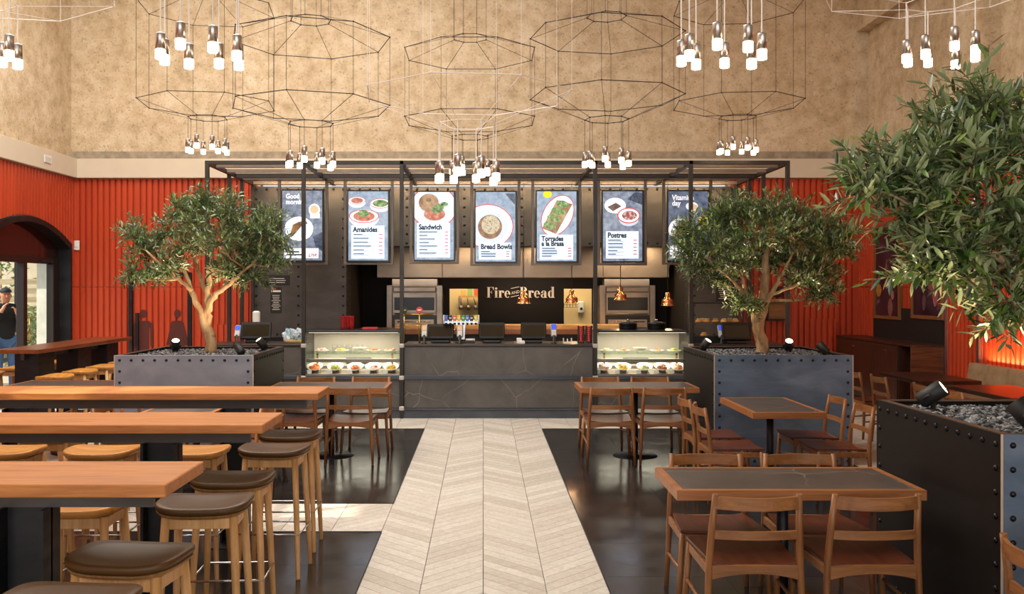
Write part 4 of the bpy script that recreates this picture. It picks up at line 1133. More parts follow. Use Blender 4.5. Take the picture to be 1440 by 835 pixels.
def sup(a, e=.45):
    c, s = math.cos(a), math.sin(a)
    return (abs(c)**e*(1 if c >= 0 else -1), abs(s)**e*(1 if s >= 0 else -1))
def seat_slab(a, b, z0, z1, dish=0, edge=.012, n=40):
    mb = MB(); rings = [(.0, z0, .90), (0, z0, .95), (0, z0+edge, 1.0), (0, z1-edge*.6, 1.0), (0, z1, .965), (0, z1-dish*.35, .8), (0, z1-dish*.8, .5), (0, z1-dish, .2)]
    vs = []
    for (_, z, s) in rings:
        for k in range(n):
            u, w = sup(2*PI*k/n, .55)
            lift = .018*abs(u*s)**3                         # ends of the saddle curl up
            vs.append((a*u*s, b*w*s, z+lift))
    fs = []
    for i in range(len(rings)-1):
        for k in range(n): fs.append((i*n+k, i*n+(k+1) % n, (i+1)*n+(k+1) % n, (i+1)*n+k))
    mb.add(vs, fs, True)
    mb.f.append(list(range(n))[::-1]); mb.sm.append(False)
    mb.f.append([(len(rings)-1)*n+k for k in range(n)]); mb.sm.append(True)
    return mb
def make_stool(leather):
    t = thing('bar_stool', '', 'stool')
    a, b = .212, .17
    if leather:
        seat_slab(a-.006, b-.006, .715, .733, 0).build('seat_base', M['oak'], t)
        seat_slab(a, b, .731, .765, .012, .014).build('seat_pad', M['leather'], t)
    else: seat_slab(a, b, .72, .757, .014, .014).build('seat', M['oak_seat'], t)
    tops = []
    for sx in (-1, 1):
        for sy in (-1, 1):
            MB().tube([(sx*.185, sy*.165, 0), (sx*.182, sy*.161, .01), (sx*.165, sy*.135, .42), (sx*.15, sy*.112, .72)], [.0125, .0135, .018, .0195], 12).build('leg', M['oak'], t)
    for sy in (-1, 1): MB().box(-.14, .14, sy*.112-.01, sy*.112+.01, .665, .715, .003).build('apron', M['oak'], t)
    for sx in (-1, 1): MB().box(sx*.15-.01, sx*.15+.01, -.1, .1, .665, .715, .003).build('apron', M['oak'], t)
    z = .27; u, w = .171+.012, .145+.012
    MB().tube([(-u, -w, z), (u, -w, z), (u, w, z), (-u, w, z), (-u, -w, z)], .006, 8).build('footrest', M['chrome'], t)
    return t
ST = {True: make_stool(True), False: make_stool(False)}; used = {True: False, False: False}
def stool(x, y, rz, leather, label, group):
    if not used[leather]:
        used[leather] = True; r = ST[leather]; r.location = (x, y, 0); r.rotation_euler.z = rz; r['label'] = label; r['group'] = group; return
    dup(ST[leather], (x, y, 0), rz, label, group)
nm = {'A': 'foremost high table', 'B': 'middle high table', 'C': 'high table by the planter'}
G = 'oak bar stools along the high tables'
for k, yy, zz in (('A', 3.43, -.12), ('B', 4.83, .05), ('C', 6.27, 0.03)):
    stool(-1.305, yy, zz, True, 'leather-topped oak stool tucked under the aisle end of the '+nm[k], G)
    for x in (-2.38, -2.93): stool(x, yy, 0, False, 'plain oak bar stool tucked under the %s, %s' % (nm[k], 'second from the aisle' if x > -2.5 else 'third from the aisle'), G)
stool(-1.32, 2.93, -.08, True, 'leather-topped oak stool standing clear in front of the foremost high table', G)
stool(-1.285, 4.28, .06, True, 'leather-topped oak stool standing between the foremost and middle high tables', G)
stool(-1.285, 5.71, -.04, True, 'leather-topped oak stool standing between the middle and rear high tables', G)
for x in (-1.86, -2.42): stool(x, 4.28, 0, False, 'plain oak bar stool between the foremost and middle high tables, %s from the aisle' % ('second' if x > -2 else 'third'), G)
for x in (-1.78, -2.34, -2.93): stool(x, 5.69, .02, False, 'plain oak bar stool between the middle and rear high tables, %s from the aisle' % ('second' if x > -2 else 'third' if x > -2.6 else 'fourth'), G)
for x in (-2.95, -3.45): stool(x, 7.05, 0, False, 'plain oak bar stool behind the high table by the planter, %s the aisle' % ('nearer' if x > -3 else 'farther from'), G)
for k, y in enumerate((10.45, 11.1, 11.75, 12.45)): stool(-4.84, y, PI/2, False, 'oak stool on the room side of the long dark table, %s from back wall' % ['fourth', 'third', 'second', 'first'][k], 'stools at the long dark table')
for k, y in enumerate((10.8, 11.55, 12.4)): stool(-5.83, y, PI/2, False, 'oak stool on the doorway side of the long dark table, %s from back wall' % ['third', 'second', 'first'][k], 'stools at the long dark table')

# ================================================================ DINING TABLES AND CHAIRS
def dining_table(x0, x1, y0, y1, label, z=.74):
    cx, cy = (x0+x1)/2, (y0+y1)/2; w, d = (x1-x0)/2, (y1-y0)/2
    t = thing('dining_table', label, 'table', (cx, cy, 0), 0, 'stone-topped dining tables')
    e = .035; th = .05
    fr = MB()
    for poly in ([(-w, -d), (w, -d), (w-e, -d+e), (-w+e, -d+e)], [(w, -d), (w, d), (w-e, d-e), (w-e, -d+e)], [(w, d), (-w, d), (-w+e, d-e), (w-e, d-e)], [(-w, d), (-w, -d), (-w+e, -d+e), (-w+e, d-e)]):
        MB().prism(poly, z-th, z, 'z').build('edge_board', M['table_edge'], t)
    MB().box(-w+e, w-e, -d+e, d-e, z-.03, z-.0015).build('tabletop', M['marble_top'], t)
    MB().box(-.25, .25, -.18, .18, z-.045, z-.03).build('top_plate', M['blacksteel'], t)
    MB().lathe([(.03, .02), (.03, z-.03)], 16).build('pedestal', M['blacksteel'], t)
    MB().lathe([(.23, 0), (.23, .008), (.05, .02), (.03, .03)], 36).build('base_disc', M['blacksteel'], t)
    return t
def make_chair():
    t = thing('dining_chair', '', 'chair')
    for s in (-1, 1):
        MB().tube([(s*.235, -.225, 0), (s*.226, -.213, .2), (s*.218, -.205, .43), (s*.208, -.222, .6), (s*.198, -.25, .775)], [.0125, .0155, .0175, .017, .0145], 12).build('leg', M['walnut'], t)
        MB().tube([(s*.25, .225, 0), (s*.236, .212, .2), (s*.222, .198, .425)], [.0125, .0155, .017], 12).build('leg', M['walnut'], t)
        MB().box(s*.219-.01, s*.219+.01, -.2, .2, .375, .42, .003).build('side_rail', M['walnut_x'], t)
        MB().tube([(s*.227, -.214, .2), (s*.236, .212, .23)], .0095, 8).build('stretcher', M['walnut_x'], t)
    def board(xw, yb, bulge, z0, z1, th, sag=0, n=14):
        mb = MB(); vs = []
        for i in range(n+1):
            u = -1+2*i/n; x = xw*u; y = yb-bulge*(1-u*u); zb = z0+sag*(1-u*u)
            for (dy, z) in ((-th/2, zb), (th/2, zb), (th/2, z1), (-th/2, z1)): vs.append((x, y+dy, z))
        fs = []
        for i in range(n):
            for k in range(4): fs.append((i*4+k, i*4+(k+1) % 4, (i+1)*4+(k+1) % 4, (i+1)*4+k))
        fs += [(0,1,2,3), (n*4+3, n*4+2, n*4+1, n*4)]
        return mb.add(vs, fs, False)
    board(.2, -.245, .055, .705, .765, .018).build('top_rail', M['walnut_x'], t)
    board(.212, -.216, .03, .555, .595, .016).build('back_rail', M['walnut_x'], t)
    board(.218, -.205, 0, .355, .425, .02, .03).build('back_apron', M['walnut_x'], t)
    board(.222, .2, 0, .375, .42, .02).build('front_apron', M['walnut_x'], t)
    mb = MB(); n = 10
    def top(u, v):
        x = -.232+.464*u; y = -.2+.425*v
        hw = .205+.03*v
        x = (u*2-1)*hw
        return (x, y, .445-.018*math.sin(PI*u)*(1-.4*v)-.006*(1-v)+.004*v)
    mb.grid(top, n, n); mb.grid(lambda u, v: (top(u, v)[0], top(u, v)[1], top(u, v)[2]-.014), n, n)
    for side in range(4):
        def e(i, side=side):
            s_ = i/n; return {0: (s_, 0), 1: (s_, 1), 2: (0, s_), 3: (1, s_)}[side]
        for i in range(n):
            a, b = top(*e(i)), top(*e(i+1))
            mb.add([a, b, (b[0], b[1], b[2]-.014), (a[0], a[1], a[2]-.014)], [(0,1,2,3)])
    mb.build('seat', M['walnut_seat'], t)
    return t
CH = make_chair(); ch_used = [False]
GC = 'brown wooden dining chairs'
def chair(x, y, rz, label):
    rz += random.uniform(-.03, .03)
    if not ch_used[0]:
        ch_used[0] = True; CH.location = (x, y, 0); CH.rotation_euler.z = rz; CH['label'] = label; CH['group'] = GC; return
    dup(CH, (x, y, 0), rz, label, GC)
N_, S_, E_, W_ = 0, PI, -PI/2, PI/2          # facing +Y, -Y, +X, -X
b = 'brown wooden chair '
dining_table(.98, 2.19, 9.35, 9.95, 'wood-edged stone table in front of the case below the stock pots')
chair(1.265, 9.34, N_, b+'on the room side of the table before the stock pots, aisle end'); chair(1.79, 9.34, N_, b+'on the room side of the table before the stock pots, planter end')
chair(1.29, 9.93, S_, b+'on the bar side of the table before the stock pots, aisle end'); chair(1.83, 9.93, S_, b+'on the bar side of the table before the stock pots, planter end')
dining_table(-2.19, -.98, 9.35, 9.95, 'wood-edged stone table in front of the case with red cups')
chair(-1.325, 9.34, N_, b+'on the room side of the table before the red cups, aisle end'); chair(-1.87, 9.34, N_, b+'on the room side of the table before the red cups, planter end')
chair(-1.24, 9.93, S_, b+'on the bar side of the table before the red cups, aisle end'); chair(-1.84, 9.93, S_, b+'on the bar side of the table before the red cups, planter end')
dining_table(2.19, 2.79, 7.5, 8.55, 'veined stone table set against the blue steel planter')
chair(2.06, 7.72, E_, b+'on the aisle side of the veined table, away from planter'); chair(2.06, 8.3, E_, b+'on the aisle side of the veined table, close to planter')
chair(2.93, 7.72, W_, b+'on the wall side of the veined table, away from planter'); chair(2.93, 8.3, W_, b+'on the wall side of the veined table, close to planter')
dining_table(.968, 2.215, 4.615, 5.22, 'large stone table edged in wood beside the dark near planter')
chair(1.30, 4.63, N_, b+'in front of the large stone table, aisle end'); chair(1.86, 4.63, N_, b+'in front of the large stone table, planter end')
chair(1.305, 5.2, S_, b+'on the bar side of the large stone table, aisle end'); chair(1.86, 5.2, S_, b+'on the bar side of the large stone table, planter end')
dining_table(2.36, 2.96, 2.75, 3.92, 'wood-edged table in front of the dark near planter')
chair(2.32, 3.48, E_, b+'alone at the table in front of the dark near planter')
dining_table(-2.79, -2.19, 7.5, 8.55, 'wood-edged stone table between the oak high tables and the left planter')
chair(-2.06, 7.72, W_, 'brown wooden chair, aisle side of the table before the left planter, away from it'); chair(-2.06, 8.3, W_, 'brown wooden chair, aisle side of the table before the left planter, close to it')
chair(-2.93, 7.72, E_, 'brown wooden chair, door side of the table before the left planter, away from it'); chair(-2.93, 8.3, E_, 'brown wooden chair, door side of the table before the left planter, close to it')
dining_table(-4.95, -3.75, 9.55, 10.15, 'stone table between the left planter and the long dark high table')
chair(-4.3, 9.5, N_, b+'behind the rear high table beside the left planter, doorway end'); chair(-3.9, 9.45, N_, b+'behind the rear high table right beside the left planter')
# right-hand side tables along the banquette
def plain_table(x0, x1, y0, y1, label):
    cx, cy = (x0+x1)/2, (y0+y1)/2; w, d = (x1-x0)/2, (y1-y0)/2; z = .735
    t = thing('wood_table', label, 'table', (cx, cy, 0), 0, 'dark wood tables by the banquette')
    MB().box(-w, w, -d, d, z-.045, z, .004).build('tabletop', M['slab_black'], t)
    MB().lathe([(.03, .02), (.03, z-.045)], 14).build('pedestal', M['blacksteel'], t); MB().lathe([(.23, 0), (.23, .008), (.05, .02), (.03, .03)], 30).build('base_disc', M['blacksteel'], t)
plain_table(4.8, 5.45, 10.1, 11.2, 'dark wood table at the end of the banquette by the sideboard')
plain_table(4.87, 5.52, 8.5, 9.7, 'dark reddish wood table along the middle of the banquette')
chair(4.62, 10.92, E_, b+'at the banquette table by the sideboard, sideboard end'); chair(4.66, 10.32, E_, b+'at the banquette table by the sideboard, planter end')
chair(4.72, 9.4, E_, b+'at the reddish banquette table, sideboard end'); chair(4.72, 8.82, E_, b+'at the reddish banquette table, planter end')
# banquette
t = thing('banquette', 'beige tufted banquette bench along the right red wall', 'bench', (6.0, 9.0, 0))
MB().box(-.42, .2, -2.6, 2.55, 0, .3, .01).build('base', M['cab'], t)
MB().box(-.45, .05, -2.6, 2.55, .3, .46, .03).build('seat', M['velvet'], t)
nt = 12
for k in range(nt):
    y0 = -2.6+5.15*k/nt; y1 = -2.6+5.15*(k+1)/nt
    mb = MB()
    def fn(u, v, y0=y0, y1=y1): return (.02+.05*v-.05*math.sin(PI*u)**.5*math.sin(PI*min(v*.9+.1, 1))**.5, y0+(y1-y0)*u, .46+.36*v)
    mb.grid(fn, 8, 8); mb.box(.07, .17, y0, y1, .46, .82, .015)
    mb.build('back_cushion', M['velvet'], t)
light('banquette_led', 'AREA', (6.19, 9.0, .84), (0, math.radians(180-4), 0), 75, (1, .5, .2), shape='RECTANGLE', size=.08, size_y=4.9)
MB().box(6.19, 6.26, 6.45, 11.5, .74, .76).build('light_strip', M['ledwarm'], t).matrix_parent_inverse = Matrix.Translation((-6.0, -9.0, 0))
# sideboard
t = thing('sideboard', 'long dark walnut sideboard with doors and an open niche along the right wall', 'sideboard', (5.8, 12.55, 0))
H = .98; D = .45; L = 2.65
def yl(px): return 1300*5.8/(px-VX)-12.55
ya, yb_, yc = yl(1280), yl(1262), yl(1228)
MB().box(.02, D, 0, ya+.0, .08, H-.03).box(.02, D, yb_, L, .08, H-.03).box(.3, D, ya, yb_, .08, H-.03).box(.02, .3, ya, yb_, .08, .11).build('carcass', M['cab'], t)
MB().box(0, D, -.02, L, H-.03, H, .003).build('top', M['cab'], t)
MB().box(.0, D, -.02, 0.0, .08, H-.03).build('end_panel', M['cab_end'], t)
MB().box(.04, D, 0, L, 0, .08).build('plinth', M['black'], t)
for (y0, y1) in ((yb_+.02, yc-.004), (yc+.004, L-.01)):
    dr = MB().box(0, .02, y0, y1, .1, H-.04, .003).build('door', M['cab'], t)
    MB().box(-.012, 0, (y0+y1)/2-.04, (y0+y1)/2+.04, H-.14, H-.12, .003).build('handle', M['chrome'], dr)
MB().box(.445, .462, -.0, L-.4, H, 1.45).build('back_splash', M['black'], t)
# framed posters on the right wall
def poster(xa, xb, ya, yb, label, c2, marks):
    Y0, Y1 = 1300*6.2/(xb-VX), 1300*6.2/(xa-VX)
    zt, zb = EYE+(VY-ya)*Y1/F, EYE-(yb-VY)*Y1/F
    t = thing('wall_poster', label, 'poster', (6.245, (Y0+Y1)/2, zb)); w = (Y1-Y0)/2; h = zt-zb
    MB().box(-.03, .02, -w, -w+.05, 0, h).box(-.03, .02, w-.05, w, 0, h).box(-.03, .02, -w+.05, w-.05, 0, .05).box(-.03, .02, -w+.05, w-.05, h-.05, h).build('frame', wood('poster_oak', '#6b3f22', '#8a5832', 'z'), t)
    q = NT('poster_print'); v = q.coords((1, 1.2, 1)); f = q.noise(v, 1.6, 4, .6, 1.2); q.col(q.ramp(f, [(.3, lin('#120d12')), (.5, lin('#2a1a24')), (.62, lin('#3c2a34')), (.74, lin(c2))])).setp(.25)
    MB().box(-.012, .015, -w+.05, w-.05, .05, h-.05).build('print', q.m, t)
    for (mx, my, rx, rz_, c) in marks:
        Ym = 1300*6.2/(mx-VX); cy_, cz_ = Ym-(Y0+Y1)/2, EYE-(my-VY)*Ym/F-zb
        MB().prism([(cy_+rx*math.cos(2*PI*k/18), cz_+rz_*math.sin(2*PI*k/18)) for k in range(18)], -.015, -.011, 'x').build('print_patch', plain('print_'+c[1:], c, .3, 0, .4, 14), t)
poster(1227, 1263, 318, 447, 'dark purple framed poster with a yellow spot above the sideboard', '#8a6a5a', [(1233, 408, .09, .1, '#a8702a'), (1249, 432, .08, .14, '#7a4a44'), (1252, 415, .05, .07, '#94645a'), (1247, 345, .12, .12, '#2c2430')])
poster(1279, 1323, 318, 447, 'dark purple framed poster with pink shapes nearest the steel wall profile', '#9a5a5a', [(1312, 415, .07, .16, '#a05a5e'), (1296, 425, .05, .12, '#5a3c44'), (1300, 360, .14, .16, '#33222e')])

# ================================================================ PLANTERS
PH = 1.09
def planter(x0, x1, y0, y1, label, front, side):
    cx, cy = (x0+x1)/2, (y0+y1)/2; w, d = (x1-x0)/2, (y1-y0)/2; th = .012
    t = thing('steel_planter', label, 'planter', (cx, cy, 0), 0, 'riveted steel planters')
    def rivets(par, pts, ax):
        r = MB()
        rot = {'y-': Matrix.Rotation(PI/2, 4, 'X'), 'y+': Matrix.Rotation(-PI/2, 4, 'X'), 'x-': Matrix.Rotation(-PI/2, 4, 'Y'), 'x+': Matrix.Rotation(PI/2, 4, 'Y')}[ax]
        for p in pts: r.ball((0,0,0), .0145, 10, 4, .75, True, Matrix.Translation(p) @ rot)
        tag(r.build('rivets', M['rivet'], par), kind='stuff')
    st = .112
    def edgepts(L):
        n = round((2*L-.1)/st); nz = round((PH-.1)/st); out = []
        for k in range(n+1):
            u = -L+.05+(2*L-.1)*k/n
            out += [(u, PH-.05), (u, .05)]
        for k in range(1, nz):
            z = .05+(PH-.1)*k/nz
            out += [(-L+.05, z), (L-.05, z)]
        return out
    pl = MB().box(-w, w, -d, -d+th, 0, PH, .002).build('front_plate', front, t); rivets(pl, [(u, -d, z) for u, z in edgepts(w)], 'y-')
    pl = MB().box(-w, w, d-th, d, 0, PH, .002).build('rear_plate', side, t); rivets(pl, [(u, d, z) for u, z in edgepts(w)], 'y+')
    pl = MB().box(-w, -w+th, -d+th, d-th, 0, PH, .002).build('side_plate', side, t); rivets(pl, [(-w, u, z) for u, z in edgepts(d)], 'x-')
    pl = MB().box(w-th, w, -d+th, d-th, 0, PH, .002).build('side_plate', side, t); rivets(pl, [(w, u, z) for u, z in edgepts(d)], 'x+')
    for (a, b_, c, e) in ((-w+th, w-th, -d+th, -d+.05), (-w+th, w-th, d-.05, d-th), (-w+th, -w+.05, -d+.05, d-.05), (w-.05, w-th, -d+.05, d-.05)): MB().box(a, b_, c, e, PH-.008, PH-.001).build('rim', M['rimsteel'], t)
    for s in (-1, 1): MB().box(s*w-.004, s*w+.004, -d-.003, -d+.004, 0, PH).build('corner_weld', M['weld'], t)
    MB().box(-w+th, w-th, -d+th, d-th, PH-.2, PH-.05).build('soil', M['soil'], t)
    rg = random.Random(int(abs(x0*100))); mb = MB()
    for k in range(3400):
        x, y = rg.uniform(-w+.06, w-.06), rg.uniform(-d+.06, d-.06); s = rg.uniform(.012, .026)
        Mx = Matrix.Translation((x, y, PH-.05+rg.uniform(.0, .025))) @ Euler((rg.uniform(-.7,.7), rg.uniform(-.7,.7), rg.uniform(0,6.28))).to_matrix().to_4x4()
        j = [rg.uniform(.7, 1.2) for _ in range(6)]
        vs = [(s*j[0],0,0), (0,s*.75*j[1],0), (-s*j[2],0,0), (0,-s*.75*j[3],0), (0,0,s*.38*j[4]), (0,0,-s*.38)]
        mb.add(vs, [(0,1,4),(1,2,4),(2,3,4),(3,0,4),(1,0,5),(2,1,5),(3,2,5),(0,3,5)], False, Mx)
    tag(mb.build('slate_chips', M['chips'], t, fix=False), kind='stuff')
    return t
M['weld'] = plain('bright_weld_edge', '#cbb9a6', .4, .5); M['rimsteel'] = bluesteel('brown_rim_steel', '#5a4a40', '#6b5a4e', '#7c6a5c', .4, .7)
planter(-3.63, -2.265, 9.1, 10.51, 'big riveted grey steel planter with an olive tree beside the high tables', M['greysteel'], M['side_in_shade'])
planter(2.275, 3.64, 9.1, 10.51, 'big riveted blue steel planter with an olive tree behind the veined table', M['bluesteel'], M['side_in_shade'])
planter(2.34, 3.72, 4.17, 5.5, 'big riveted dark steel planter beside the large stone table', M['bluesteel'], M['side_in_shade'])
# spotlights standing in the chips
def spot(px, py, Y, aim, label, lit=True, s=1.0):
    p = P(px, py, Y); p.z = PH-.03
    t = thing('garden_spotlight', label, 'spotlight', p, 0, 'black spotlights in the planters')
    MB().lathe([(.03*s, -.02), (.03*s, .01), (.012*s, .015), (.012*s, .05*s)], 12).build('stake', M['black'], t)
    d = Vector(aim).normalized(); Mx = Matrix.Translation((0, 0, .085*s)) @ d.to_track_quat('Z', 'Y').to_matrix().to_4x4()
    MB().lathe([(.03*s, -.075*s), (.042*s, -.06*s), (.044*s, .06*s), (.04*s, .062*s), (.039*s, .05*s)], 18, M=Mx).build('housing', M['black'], t)
    MB().lathe([(.038*s, .049*s), (.038*s, .053*s)], 18, M=Mx).build('lens', M['spotglass'] if lit else M['blackgloss'], t)
    br = MB(); r = .055*s
    br.tube([(Mx @ Vector((r*math.cos(a), 0, -r*math.sin(a)*1.1))) for a in [PI*k/10 for k in range(11)]], .006*s, 6)
    br.build('bracket', M['black'], t)
    if lit:
        o = light('spot_lamp', 'SPOT', p+Vector((0, 0, .085*s))+d*.075*s, (0,0,0), 38, (1, .76, .5), spot_size=1.2, spot_blend=.7, shadow_soft_size=.03)
        o.rotation_euler = (-d).to_track_quat('Z', 'Y').to_euler()
sl = 'small black garden spotlight '
spot(247, 480, 9.9, (.2, -.55, .8), sl+'turned up beside the left olive trunk, doorway side')
spot(336, 484, 9.28, (-.6, .5, .7), sl+'with a round bracket at the front corner of the left planter', True)
spot(368, 478, 10.1, (-.55, -.35, .8), sl+'turned up at the rear corner of the left planter')
spot(992, 480, 9.95, (.45, -.4, .8), sl+'turned up at the aisle side of the blue steel planter')
spot(1109, 480, 9.9, (-.1, -.6, .7), sl+'turned up on the far side of the right olive trunk')
spot(1157, 488, 9.35, (-.7, .3, .8), sl+'unlit at the wall side of the blue steel planter', False)
spot(1312, 560, 5.2, (.65, -.5, .6), sl+'glowing at the rear corner of the dark near planter', True, 1.15)
spot(1442, 590, 4.35, (-.6, .5, .9), sl+'with ribs at the front edge of the dark near planter', True, 1.15)
# ================================================================ OLIVE TREES
def leaf_verts(L, wd):
    f = wd*.35
    return [(0,0,0), (-wd*.85, L*.3, f), (-wd*.8, L*.68, f), (0, L, 0), (wd*.8, L*.68, f), (wd*.85, L*.3, f)], [(0,3,2,1), (0,5,4,3)]
def olive(base, Y, trunk, lobes, label, seed, ntw, nleaf, L, single=0, twig_len=.2, spread=1.0):
    rg = random.Random(seed); o = Vector(base)
    t = thing('olive_tree', label, 'tree', o, 0, 'olive trees in steel planters')
    bk = MB(); nodes = []
    for (pl, rs) in trunk:
        pts = [P(x, y, Y+dy)-o for x, y, dy in pl]
        # densify with a little wobble
        q = []; rr = []
        for i in range(len(pts)-1):
            for k in range(4):
                f = k/4; v = pts[i].lerp(pts[i+1], f)
                if 0 < i+f: v = v+Vector((rg.uniform(-1,1), rg.uniform(-1,1), 0))*.012
                q.append(v); rr.append(rs[i]+(rs[i+1]-rs[i])*f)
        q.append(pts[-1]); rr.append(rs[-1])
        bk.tube(q, rr, 10); nodes += list(zip(q[len(q)//3:], rr[len(q)//3:]))
    bk.build('trunk', M['bark'], t)
    tw = MB(); fol = MB(); leaves = []
    lv, lf = leaf_verts(1, .13 if single else .16)
    for (lx, ly, lr, dy) in lobes:
        c = P(lx, ly, Y+dy)-o; R = lr*Y/F*spread
        n0, r0 = min(nodes, key=lambda n: (n[0]-c).length+max(0, n[0].z-c.z+.05)*2)
        mid = n0.lerp(c, .55)+Vector((rg.uniform(-.05,.05), rg.uniform(-.05,.05), -.03))
        r1 = min(.02, r0*.7)
        MB().tube([n0, mid, c], [r1, r1*.7, .006], 7).build('branch', M['bark'], t)
        for j in range(ntw):
            th = rg.random()*2*PI; ph = math.acos(rg.uniform(-.45, 1)); d = Vector((math.sin(ph)*math.cos(th), math.sin(ph)*math.sin(th), math.cos(ph)))
            s = c+d*R*rg.uniform(.05, .65)
            tl = twig_len*rg.uniform(.6, 1.15)
            dd = (d+Vector((rg.uniform(-.5,.5), rg.uniform(-.5,.5), rg.uniform(-.5,.35)))).normalized()
            e = s+dd*tl; m = s.lerp(e, .5)+Vector((0, 0, .02))
            if j % 3 == 0: tw.tube([c.lerp(s, .2), s, m, e], [.004, .0035, .003, .0015], 4, False)
            else: tw.tube([s, m, e], [.003, .0025, .0015], 4, False)
            for k in range(nleaf):
                f = (k+.5)/nleaf; p = s.lerp(m, f*2) if f < .5 else m.lerp(e, f*2-1)
                a = (k % 2)*PI+rg.uniform(-.9, .9)+j
                u = dd.orthogonal().normalized(); w = dd.cross(u)
                side = u*math.cos(a)+w*math.sin(a)
                ld = (dd*rg.uniform(.35, .9)+side*rg.uniform(.5, .95)).normalized()
                nrm = (Vector((0,0,1))+Vector((rg.uniform(-.7,.7), rg.uniform(-.7,.7), 0))).normalized()
                x = ld.cross(nrm)
                if x.length < 1e-3: continue
                x.normalize(); nn = x.cross(ld); ll = L*rg.uniform(.65, 1.15)
                mx = Matrix(((x.x*ll, ld.x*ll, nn.x*ll, p.x), (x.y*ll, ld.y*ll, nn.y*ll, p.y), (x.z*ll, ld.z*ll, nn.z*ll, p.z), (0,0,0,1)))
                leaves.append(mx)
    chosen = set()
    if single:
        sc = []
        for i, mx in enumerate(leaves):
            p = mx.translation+o; px = VX+p.x*F/p.y; py = VY-(p.z-EYE)*F/p.y
            if 0 < px < 1440 and 0 < py < 835:
                y_ = mx.col[1].to_3d(); x_ = mx.col[0].to_3d()
                sc.append((abs(y_.x*x_.z-y_.z*x_.x)/(p.y**3), i))
        sc.sort(reverse=True); chosen = set(i for _, i in sc[:single])
    lm = None
    for i, mx in enumerate(leaves):
        if i in chosen:
            if lm is None:
                ob = MB().add(lv, lf, True).build('leaf', M['leaf'], t, fix=False); lm = ob
            else: ob = lm.copy(); COL.objects.link(ob)
            ob.parent = t; ob.matrix_basis = mx
        else: fol.add(lv, lf, True, mx)
    tag(tw.build('twigs', M['twig'], t), kind='stuff'); tag(fol.build('foliage', M['leaf'], t, fix=False), kind='stuff')
    return t, leaves, o
M['twig'] = plain('olive_twig', '#4f5636', .8)
bp = P(297, 490, 9.8); bp.z = PH-.05
olive(bp, 9.8, [
  ([(297, 497, 0), (295, 470, 0), (284, 446, .0), (274, 418, .03), (262, 388, .05), (250, 352, .05)], [.062, .058, .036, .03, .022, .012]),
  ([(296, 475, 0), (289, 455, .02), (292, 435, .04), (292, 408, .05), (297, 370, .02), (300, 320, 0)], [.055, .052, .045, .034, .026, .012]),
  ([(293, 430, .03), (303, 413, .0), (318, 404, -.05), (340, 384, -.1), (366, 360, -.1)], [.036, .03, .022, .017, .01]),
  ([(270, 408, 0), (252, 393, -.05), (230, 376, -.08), (205, 352, -.1)], [.024, .019, .016, .009]),
  ([(292, 415, .05), (278, 380, .2), (270, 345, .25), (262, 305, .25)], [.026, .02, .016, .008]),
  ([(297, 380, 0), (318, 350, .15), (330, 310, .2)], [.024, .018, .008])],
 [(190, 335, 22, .0), (205, 355, 26, .1), (188, 388, 24, -.1), (215, 385, 24, .15), (240, 380, 26, -.15), (235, 330, 26, .2), (250, 300, 28, 0), (275, 320, 32, -.25), (285, 345, 32, .3), (265, 350, 28, -.1), (300, 300, 30, .15), (325, 300, 30, -.15), (335, 325, 32, .25), (312, 345, 30, -.3), (350, 350, 30, 0), (340, 375, 26, .15), (368, 330, 26, -.1), (385, 345, 24, .15), (378, 370, 24, -.05), (318, 385, 20, -.1), (285, 290, 20, .1), (380, 310, 16, .1), (355, 392, 20, .05)],
 'olive tree with a spreading crown in front of the red wall pictograms', 11, 40, 13, .066, 0, .19, .8)
bp = P(1071, 492, 9.8); bp.z = PH-.05
olive(bp, 9.8, [
  ([(1071, 498, 0), (1071, 478, 0), (1064, 455, 0), (1060, 438, 0), (1054, 425, .02), (1046, 400, .05), (1036, 370, .05)], [.066, .064, .05, .036, .026, .02, .01]),
  ([(1070, 480, 0), (1066, 455, .02), (1073, 430, .04), (1077, 400, .04), (1076, 360, .03), (1080, 315, 0)], [.05, .058, .055, .046, .035, .014]),
  ([(1075, 428, .03), (1088, 408, 0), (1100, 385, -.1), (1115, 355, -.1)], [.034, .026, .02, .01]),
  ([(1084, 415, 0), (1102, 408, -.1), (1122, 400, -.15), (1150, 385, -.2)], [.018, .014, .011, .007]),
  ([(1056, 420, 0), (1040, 405, -.1), (1020, 385, -.15), (990, 360, -.2)], [.02, .016, .013, .007])],
 [(965, 355, 20, -.1), (975, 330, 24, .0), (985, 375, 20, .1), (1005, 350, 28, -.2), (1010, 320, 28, .15), (1028, 300, 26, -.05), (1030, 345, 32, .25), (1035, 375, 24, -.2), (1055, 305, 28, .2), (1060, 340, 32, -.3), (1070, 370, 26, .2), (1085, 300, 30, 0), (1095, 335, 32, -.2), (1105, 365, 28, .2), (1118, 308, 28, .15), (1130, 340, 30, -.1), (1140, 375, 26, .1), (1130, 395, 20, -.1), (1155, 320, 22, .0), (1165, 350, 22, -.1), (1160, 385, 18, .05), (1182, 335, 14, 0), (1158, 415, 12, 0), (1050, 430, 9, -.1), (1010, 395, 14, .1), (1180, 352, 12, .1)],
 'olive tree with a dense round crown in front of the bread cabinet', 23, 52, 13, .064)
Y3 = 4.8
bp = P(1500, 575, Y3); bp.z = PH-.05
